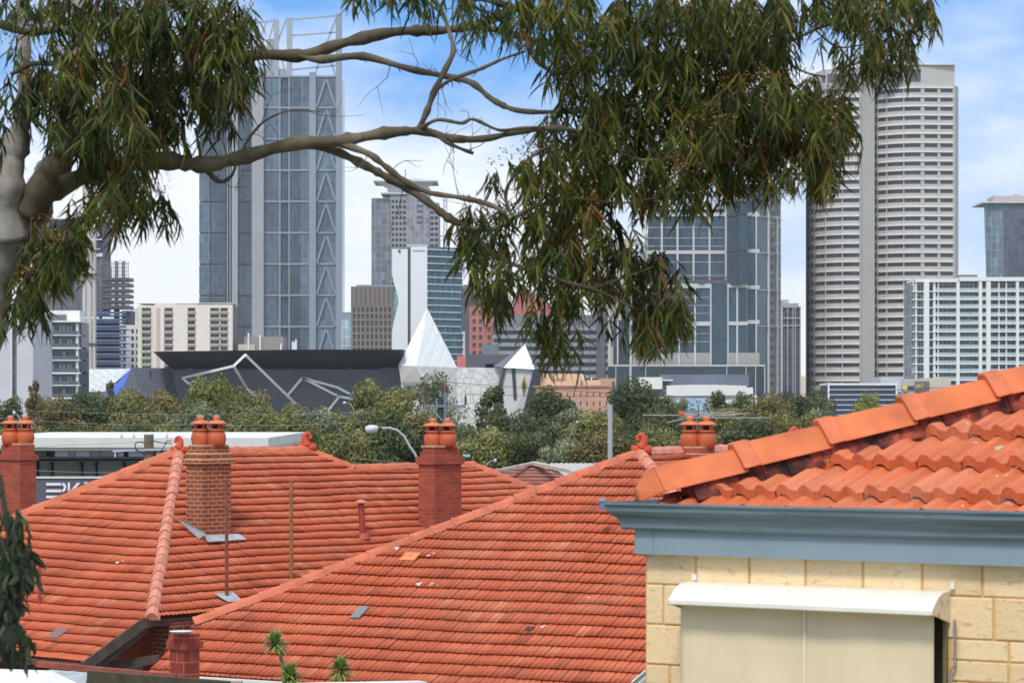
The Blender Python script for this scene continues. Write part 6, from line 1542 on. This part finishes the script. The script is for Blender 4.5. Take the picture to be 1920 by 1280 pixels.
# foliage: drooping sprays inside clumps (cx, cy, rx, ry, sprays)
CL = [
 # left mass
 (60, 10, 70, 30, 34), (30, 100, 45, 40, 16), (140, 30, 80, 40, 90), (230, 30, 80, 50, 130), (330, 40, 80, 60, 150), (420, 50, 62, 60, 120), (450, 110, 34, 45, 52),
 (150, 140, 90, 45, 120), (60, 180, 75, 35, 60), (250, 140, 80, 60, 130), (345, 130, 75, 60, 120), (410, 170, 45, 50, 60),
 (180, 220, 80, 50, 120), (90, 225, 60, 20, 22), (270, 220, 60, 55, 90), (230, 275, 55, 40, 80), (170, 270, 34, 34, 40), (310, 230, 30, 40, 36), (400, 215, 28, 25, 18),
 (250, 330, 25, 25, 18), (190, 320, 25, 30, 26), (225, 375, 30, 18, 16), (290, 378, 22, 14, 12), (110, 430, 40, 30, 36), (160, 400, 30, 30, 26), (100, 478, 40, 28, 46), (120, 480, 25, 25, 22), (58, 545, 26, 26, 32), (0, 280, 8, 50, 8),
 # top centre
 (680, -15, 40, 22, 16), (760, -14, 50, 24, 28), (870, 5, 45, 22, 22), (960, 20, 60, 35, 44), (1060, 10, 60, 40, 80), (1090, 60, 50, 35, 46), (1040, 70, 40, 30, 26), (890, 60, 20, 15, 5), (965, 65, 15, 20, 7),
 # right mass
 (1080, 130, 45, 45, 60), (1150, 80, 50, 50, 55), (1110, 200, 55, 40, 70), (1200, 20, 60, 40, 100), (1230, 110, 70, 60, 140), (1300, 20, 70, 50, 130), (1400, 20, 75, 45, 140), (1470, 30, 30, 40, 46), (1330, 110, 70, 60, 130), (1420, 110, 60, 55, 110),
 (1180, 190, 60, 45, 80), (1290, 200, 80, 50, 130), (1400, 200, 80, 50, 150), (1490, 190, 60, 50, 100), (1550, 200, 45, 40, 60),
 (1060, 260, 50, 40, 60), (1140, 270, 60, 45, 90), (1230, 290, 50, 40, 50), (1320, 280, 60, 45, 100), (1420, 280, 75, 45, 140), (1510, 270, 60, 45, 90), (1560, 290, 25, 28, 26), (1530, 330, 35, 25, 34),
 (1030, 330, 55, 45, 66), (1110, 340, 60, 40, 90), (1190, 350, 50, 35, 50), (1270, 340, 55, 35, 60), (1350, 320, 45, 30, 50), (1410, 330, 35, 20, 30), (1215, 385, 35, 28, 30), (1285, 380, 40, 25, 32),
 (965, 320, 28, 14, 8), (920, 340, 16, 12, 5), (930, 400, 45, 25, 24), (1000, 390, 45, 35, 34), (1080, 400, 50, 35, 60), (1040, 440, 45, 40, 66),
 (900, 440, 30, 35, 26), (930, 480, 35, 30, 28), (950, 530, 25, 25, 22), (925, 555, 18, 22, 15), (1000, 500, 30, 25, 30), (1050, 490, 40, 30, 46), (1120, 450, 40, 35, 40), (1090, 505, 40, 25, 34),
 (1160, 480, 40, 30, 32), (1210, 500, 35, 22, 24), (1090, 555, 44, 22, 26), (1160, 550, 45, 30, 32), (1215, 545, 28, 24, 12), 
 (1040, 590, 40, 15, 22), (1010, 620, 22, 18, 16), (1050, 635, 26, 18, 18), (1250, 580, 32, 18, 30), (1215, 620, 22, 16, 18), (1265, 605, 20, 16, 10),
 (240, 350, 30, 22, 24), (205, 345, 25, 25, 24), (270, 385, 30, 16, 16), (300, 392, 18, 12, 10), (225, 405, 18, 14, 9), (95, 445, 45, 28, 40), (85, 505, 34, 28, 36), (130, 460, 22, 26, 24), (45, 572, 24, 24, 28), (60, 590, 14, 12, 8),
 (915, 520, 30, 30, 24), (940, 570, 22, 26, 20), (905, 480, 24, 30, 18), (1010, 560, 28, 18, 10), (1060, 560, 40, 24, 26), (1020, 650, 24, 18, 16), (1055, 660, 20, 14, 12), (1235, 590, 38, 24, 36), (1262, 620, 24, 18, 22), (1225, 645, 26, 18, 22), (1200, 650, 12, 14, 8), (1190, 600, 22, 20, 14), (1240, 520, 30, 24, 20), (1265, 545, 14, 20, 7), (1170, 520, 40, 30, 24),
 (880, 410, 22, 22, 10), (870, 460, 14, 22, 9), (1370, 360, 30, 24, 30), (1440, 360, 18, 18, 12), (1490, 345, 30, 22, 24), (1545, 350, 26, 20, 22), (1580, 250, 24, 26, 26), (1480, 110, 18, 20, 8),
 # far right spray
 (1560, 10, 45, 22, 30), (1620, 0, 60, 26, 55), (1690, 15, 45, 30, 50), (1735, 30, 22, 28, 16), (1640, 60, 45, 30, 38), (1680, 80, 35, 28, 30), (1620, 110, 30, 24, 22), (1590, 130, 22, 18, 9), (1665, 130, 20, 20, 12), (1560, 85, 14, 10, 5), (1735, 5, 20, 20, 10),
]
rg_ = random.Random(11)
quads = []; tints = []; bq = []; bt_ = []
tw_ = MB()
def leaf(p, d, L, w, tint):
    """sickle-shaped hanging leaf, four segments tapering to both ends"""
    side = d.cross(V((rg_.gauss(0, 1), rg_.gauss(0, 1), rg_.gauss(0, .3)))).normalized()
    cur = V((rg_.gauss(0, 1), rg_.gauss(0, 1), 0)).normalized()*L*rg_.uniform(.02, .16)
    c_ = [p+d*(L*t)+cur*(4*t*(1-t))-V((0, 0, L*.10*t*t)) for t in (0, .3, .62, 1)]
    W = (w*.25, w, w*.8, 0)
    quads.append([c_[0]-side*W[0], c_[0]+side*W[0], c_[1]+side*W[1], c_[1]-side*W[1]])
    quads.append([c_[1]-side*W[1], c_[1]+side*W[1], c_[2]+side*W[2], c_[2]-side*W[2]])
    quads.append([c_[2]-side*W[2], c_[2]+side*W[2], c_[3]])
    tints.extend([tint]*3)
for ci, (cx, cy, rx, ry, n) in enumerate(CL):
    dep = 15.6+rg_.uniform(-.35, .35); low_ = cy > 420 and cx > 850
    n = max(3, int(n*(.40 if low_ else .48)))
    for k in range(n):
        a = rg_.uniform(0, 6.283); r = math.sqrt(rg_.random())
        px, py = cx+math.cos(a)*rx*r, cy+math.sin(a)*ry*r
        Yd = dep+rg_.uniform(-.5, .5)
        p0 = P(px, py-(34 if low_ else 44 if cx > 1180 and cy > 240 else 22), Yd)
        dr = V((rg_.gauss(0, .6), rg_.gauss(0, .6), -.5)).normalized(); TL_ = rg_.uniform(.06, .2)
        q0 = p0; st = 4
        red = rg_.random() < .035; tb = rg_.uniform(.08, .5)
        pts = [p0]
        for s_ in range(st):
            dr = (dr+V((0, 0, -.35))).normalized(); q1 = q0+dr*TL_/st; pts.append(q1)
            for j in range(3):
                d = (V((rg_.gauss(0, .5), rg_.gauss(0, .5), -1+abs(rg_.gauss(0, .25))))+dr*.2).normalized()
                leaf(q1, d, rg_.choice((rg_.uniform(.05, .1), rg_.uniform(.09, .16), rg_.uniform(.12, .19))), rg_.uniform(.004, .009), (.97 if red and rg_.random() < .6 else min(.66, tb+rg_.uniform(-.12, .25))))
            q0 = q1
        tw_.tube(pts, .002, 3, False)
        # flower buds on the crests of the clumps
        if py < cy and r < .85 and not low_ and rg_.random() < .42 and 0 < ci:
            for j in range(rg_.randint(10, 26)):
                o = p0+V((rg_.gauss(0, .035), rg_.gauss(0, .035)-.05, rg_.gauss(0, .022)+.02)); s = rg_.uniform(.005, .009)
                t1 = V((rg_.gauss(0, 1), rg_.gauss(0, 1), rg_.gauss(0, 1))).normalized(); t2 = t1.orthogonal().normalized()
                bq.append([o-t1*s, o+t2*s, o+t1*s, o-t2*s]); bt_.append(rg_.random())
GF_ = foliage_mat('gum_leaf', [(17, 28, 8), (38, 54, 14), (74, 90, 26), (116, 114, 38), (128, 84, 36)], .2, .6, 2.0)
BU = foliage_mat('gum_bud', [(98, 76, 26), (126, 98, 34), (148, 118, 50)], .2, .7, 4.0)
for nm, qs, ts, m in (('foliage', quads, tints, GF_), ('blossom', bq, bt_, BU)):
    og = ORG[gum]; me = leaf_mesh(nm, [[x-og for x in q] for q in qs], ts, m); o = bpy.data.objects.new(nm, me); C.objects.link(o); o.parent = gum
tw_.build('twigs', M('twig_brown', (112, 78, 60), .8, .2, 9), gum)

# dark broad-leaved shrub at the left edge
YS = 11.0
sh = thing('broadleaf_tree', P(-60, 1300, YS), 'dark glossy broad-leaved branch hanging down the lower left edge', 'tree')
sh.location = V((P(-60, H, YS).x, YS, 0)); ORG[sh] = V(sh.location)
quads = []; tints = []
def bleaf(p, d, L, w, tint):
    side = d.cross(V((rg_.gauss(0, 1), rg_.gauss(0, 1), rg_.gauss(0, .5)))).normalized(); n = side.cross(d)*L*.12
    c_ = [p, p+d*L*.3+n, p+d*L*.65+n, p+d*L]
    quads.append([c_[0], c_[1]+side*w, c_[2]+side*w*.85, c_[3]]); quads.append([c_[0], c_[3], c_[2]-side*w*.85-n*.6, c_[1]-side*w-n*.6]); tints.extend([tint]*2)
for cx, cy, rx, ry, n in ((0, 905, 10, 26, 7), (20, 985, 26, 26, 30), (40, 1040, 26, 40, 46), (10, 1050, 30, 40, 48), (20, 1120, 34, 40, 56), (55, 1090, 14, 20, 10), (10, 1190, 34, 40, 50), (40, 1225, 26, 26, 30), (0, 1140, 30, 50, 40)):
    for k in range(n):
        a = rg_.uniform(0, 6.283); r = math.sqrt(rg_.random()); p = P(cx+math.cos(a)*rx*r, cy+math.sin(a)*ry*r-12, YS+rg_.uniform(-.3, .3))
        bleaf(p, V((rg_.gauss(0, .45), rg_.gauss(0, .45), -1)).normalized(), rg_.uniform(.055, .1), rg_.uniform(.010, .018), rg_.uniform(.1, .8))
SL = foliage_mat('shrub_leaf', [(26, 36, 24), (44, 58, 36), (66, 84, 52)], .12, .4, 3.0)
og = ORG[sh]; me = leaf_mesh('foliage', [[x-og for x in q] for q in quads], tints, SL); o = bpy.data.objects.new('foliage', me); C.objects.link(o); o.parent = sh
g = MB()
for pts in ([(-60, 1400), (-20, 1250), (10, 1120), (20, 1020), (10, 960), (0, 890)], [(5, 1130), (40, 1070), (50, 1030)], [(-10, 1220), (30, 1200), (45, 1180)]):
    g.tube([P(x, y, YS) for x, y in pts], [.02-.002*i for i in range(len(pts))], 7)
q = P(-60, 1400, YS); g.tube([q, V((q.x, YS, 0))], [.03, .08], 8); g.build('stem', M('shrub_stem', (70, 60, 50), .9), sh)

# ================================================================ camera, light, sky
cam = bpy.data.cameras.new('camera'); co = bpy.data.objects.new('camera', cam); C.objects.link(co)
co.location = (0, 0, CZ); co.rotation_euler = (math.pi/2, 0, 0); cam.lens = 36*F/1920; cam.sensor_width = 36
cam.shift_y = (H-640)/1920; cam.clip_start = .5; cam.clip_end = 20000
cam.dof.use_dof = True; cam.dof.focus_distance = 48; cam.dof.aperture_fstop = 9
S.camera = co
EL, AZ = 55, 197      # sun elevation; compass bearing seen from +Y turning clockwise: behind and to the left
sx, sy = math.sin(math.radians(AZ)), math.cos(math.radians(AZ))
sdv = V((sx*math.cos(math.radians(EL)), sy*math.cos(math.radians(EL)), math.sin(math.radians(EL))))
sun = bpy.data.lights.new('sun', 'SUN'); sun.energy = 1.9; sun.angle = math.radians(11); sun.color = (1, .95, .88)
so_ = bpy.data.objects.new('sun', sun); C.objects.link(so_); so_.rotation_euler = sdv.to_track_quat('Z', 'Y').to_euler()
W = bpy.data.worlds.new('World'); S.world = W; W.use_nodes = True; nt = W.node_tree
bg_ = nt.nodes['Background']
tc = nt.nodes.new('ShaderNodeTexCoord').outputs['Generated']
sky = nt.nodes.new('ShaderNodeTexSky'); sky.sky_type = 'NISHITA'; sky.sun_disc = False
sky.sun_elevation = math.radians(EL); sky.sun_rotation = math.radians(AZ); sky.altitude = 50; sky.air_density = 1.0; sky.dust_density = .6; sky.ozone_density = 2.0
sep = nt.nodes.new('ShaderNodeSeparateXYZ'); nt.links.new(tc, sep.inputs[0]); z = sep.outputs['Z']
hs = nt.nodes.new('ShaderNodeHueSaturation'); hs.inputs['Saturation'].default_value = 1.25; nt.links.new(sky.outputs[0], hs.inputs['Color'])
# thin high cloud, denser towards the horizon and again overhead
cmb = nt.nodes.new('ShaderNodeMapping'); cmb.inputs['Scale'].default_value = (1, 1, 2.6); cmb.inputs['Location'].default_value = (3.1, .4, .22); nt.links.new(tc, cmb.inputs['Vector'])
n1 = noise(nt, cmb.outputs[0], 7.5, 8, .55); n2 = noise(nt, cmb.outputs[0], 26, 6, .6)
cl = math_n(nt, 'ADD', math_n(nt, 'MULTIPLY', n1, .8), math_n(nt, 'MULTIPLY', n2, .2))
up_ = nt.nodes.new('ShaderNodeMapRange'); up_.inputs['From Min'].default_value = .05; up_.inputs['From Max'].default_value = .145; up_.inputs['To Min'].default_value = .15; up_.inputs['To Max'].default_value = -.08; nt.links.new(z, up_.inputs['Value'])
zn = nt.nodes.new('ShaderNodeMapRange'); zn.inputs['From Min'].default_value = .18; zn.inputs['From Max'].default_value = .5; zn.inputs['To Max'].default_value = .2; nt.links.new(z, zn.inputs['Value'])  # cloud cover added overhead, above the view, to soften and neutralise the light
cf = ramp(nt, math_n(nt, 'ADD', math_n(nt, 'ADD', cl, zn.outputs[0]), up_.outputs[0]), [(.40, 0.0), (.50, .35), (.66, 1.0)])
lo_ = nt.nodes.new('ShaderNodeMapRange'); lo_.inputs['From Min'].default_value = .0; lo_.inputs['From Max'].default_value = .12; nt.links.new(z, lo_.inputs['Value'])
blue = mixc(nt, .8, hs.outputs['Color'], mixc(nt, lo_.outputs[0], (4.6, 6.1, 7.9), (.7, 2.7, 6.8)))
col = mixc(nt, cf, blue, (7.6, 7.9, 8.2))
nt.links.new(col, bg_.inputs['Color']); bg_.inputs['Strength'].default_value = .11
S.view_settings.view_transform = 'Standard'; S.view_settings.look = 'None'; S.view_settings.exposure = .42; S.view_settings.gamma = 1
# thin summer haze
hz = MB(); hz.box(-5000, 5000, -60, 6000, -2.2, 330)
mh = bpy.data.materials.new('haze_air'); mh.use_nodes = True; nh_ = mh.node_tree
for n_ in list(nh_.nodes):
    if n_.type == 'BSDF_PRINCIPLED': nh_.nodes.remove(n_)
pv = nh_.nodes.new('ShaderNodeVolumePrincipled'); pv.inputs['Density'].default_value = .00007; pv.inputs['Color'].default_value = (.86, .92, 1, 1); pv.inputs['Anisotropy'].default_value = 0.0
nh_.links.new(pv.outputs[0], nh_.nodes['Material Output'].inputs['Volume'])
ho_ = hz.build('haze', mh); ho_['kind'] = 'stuff'; ho_.display_type = 'WIRE'
S.cycles.volume_bounces = 0; S.cycles.max_bounces = 6; S.cycles.transparent_max_bounces = 6; S.cycles.use_denoising = True
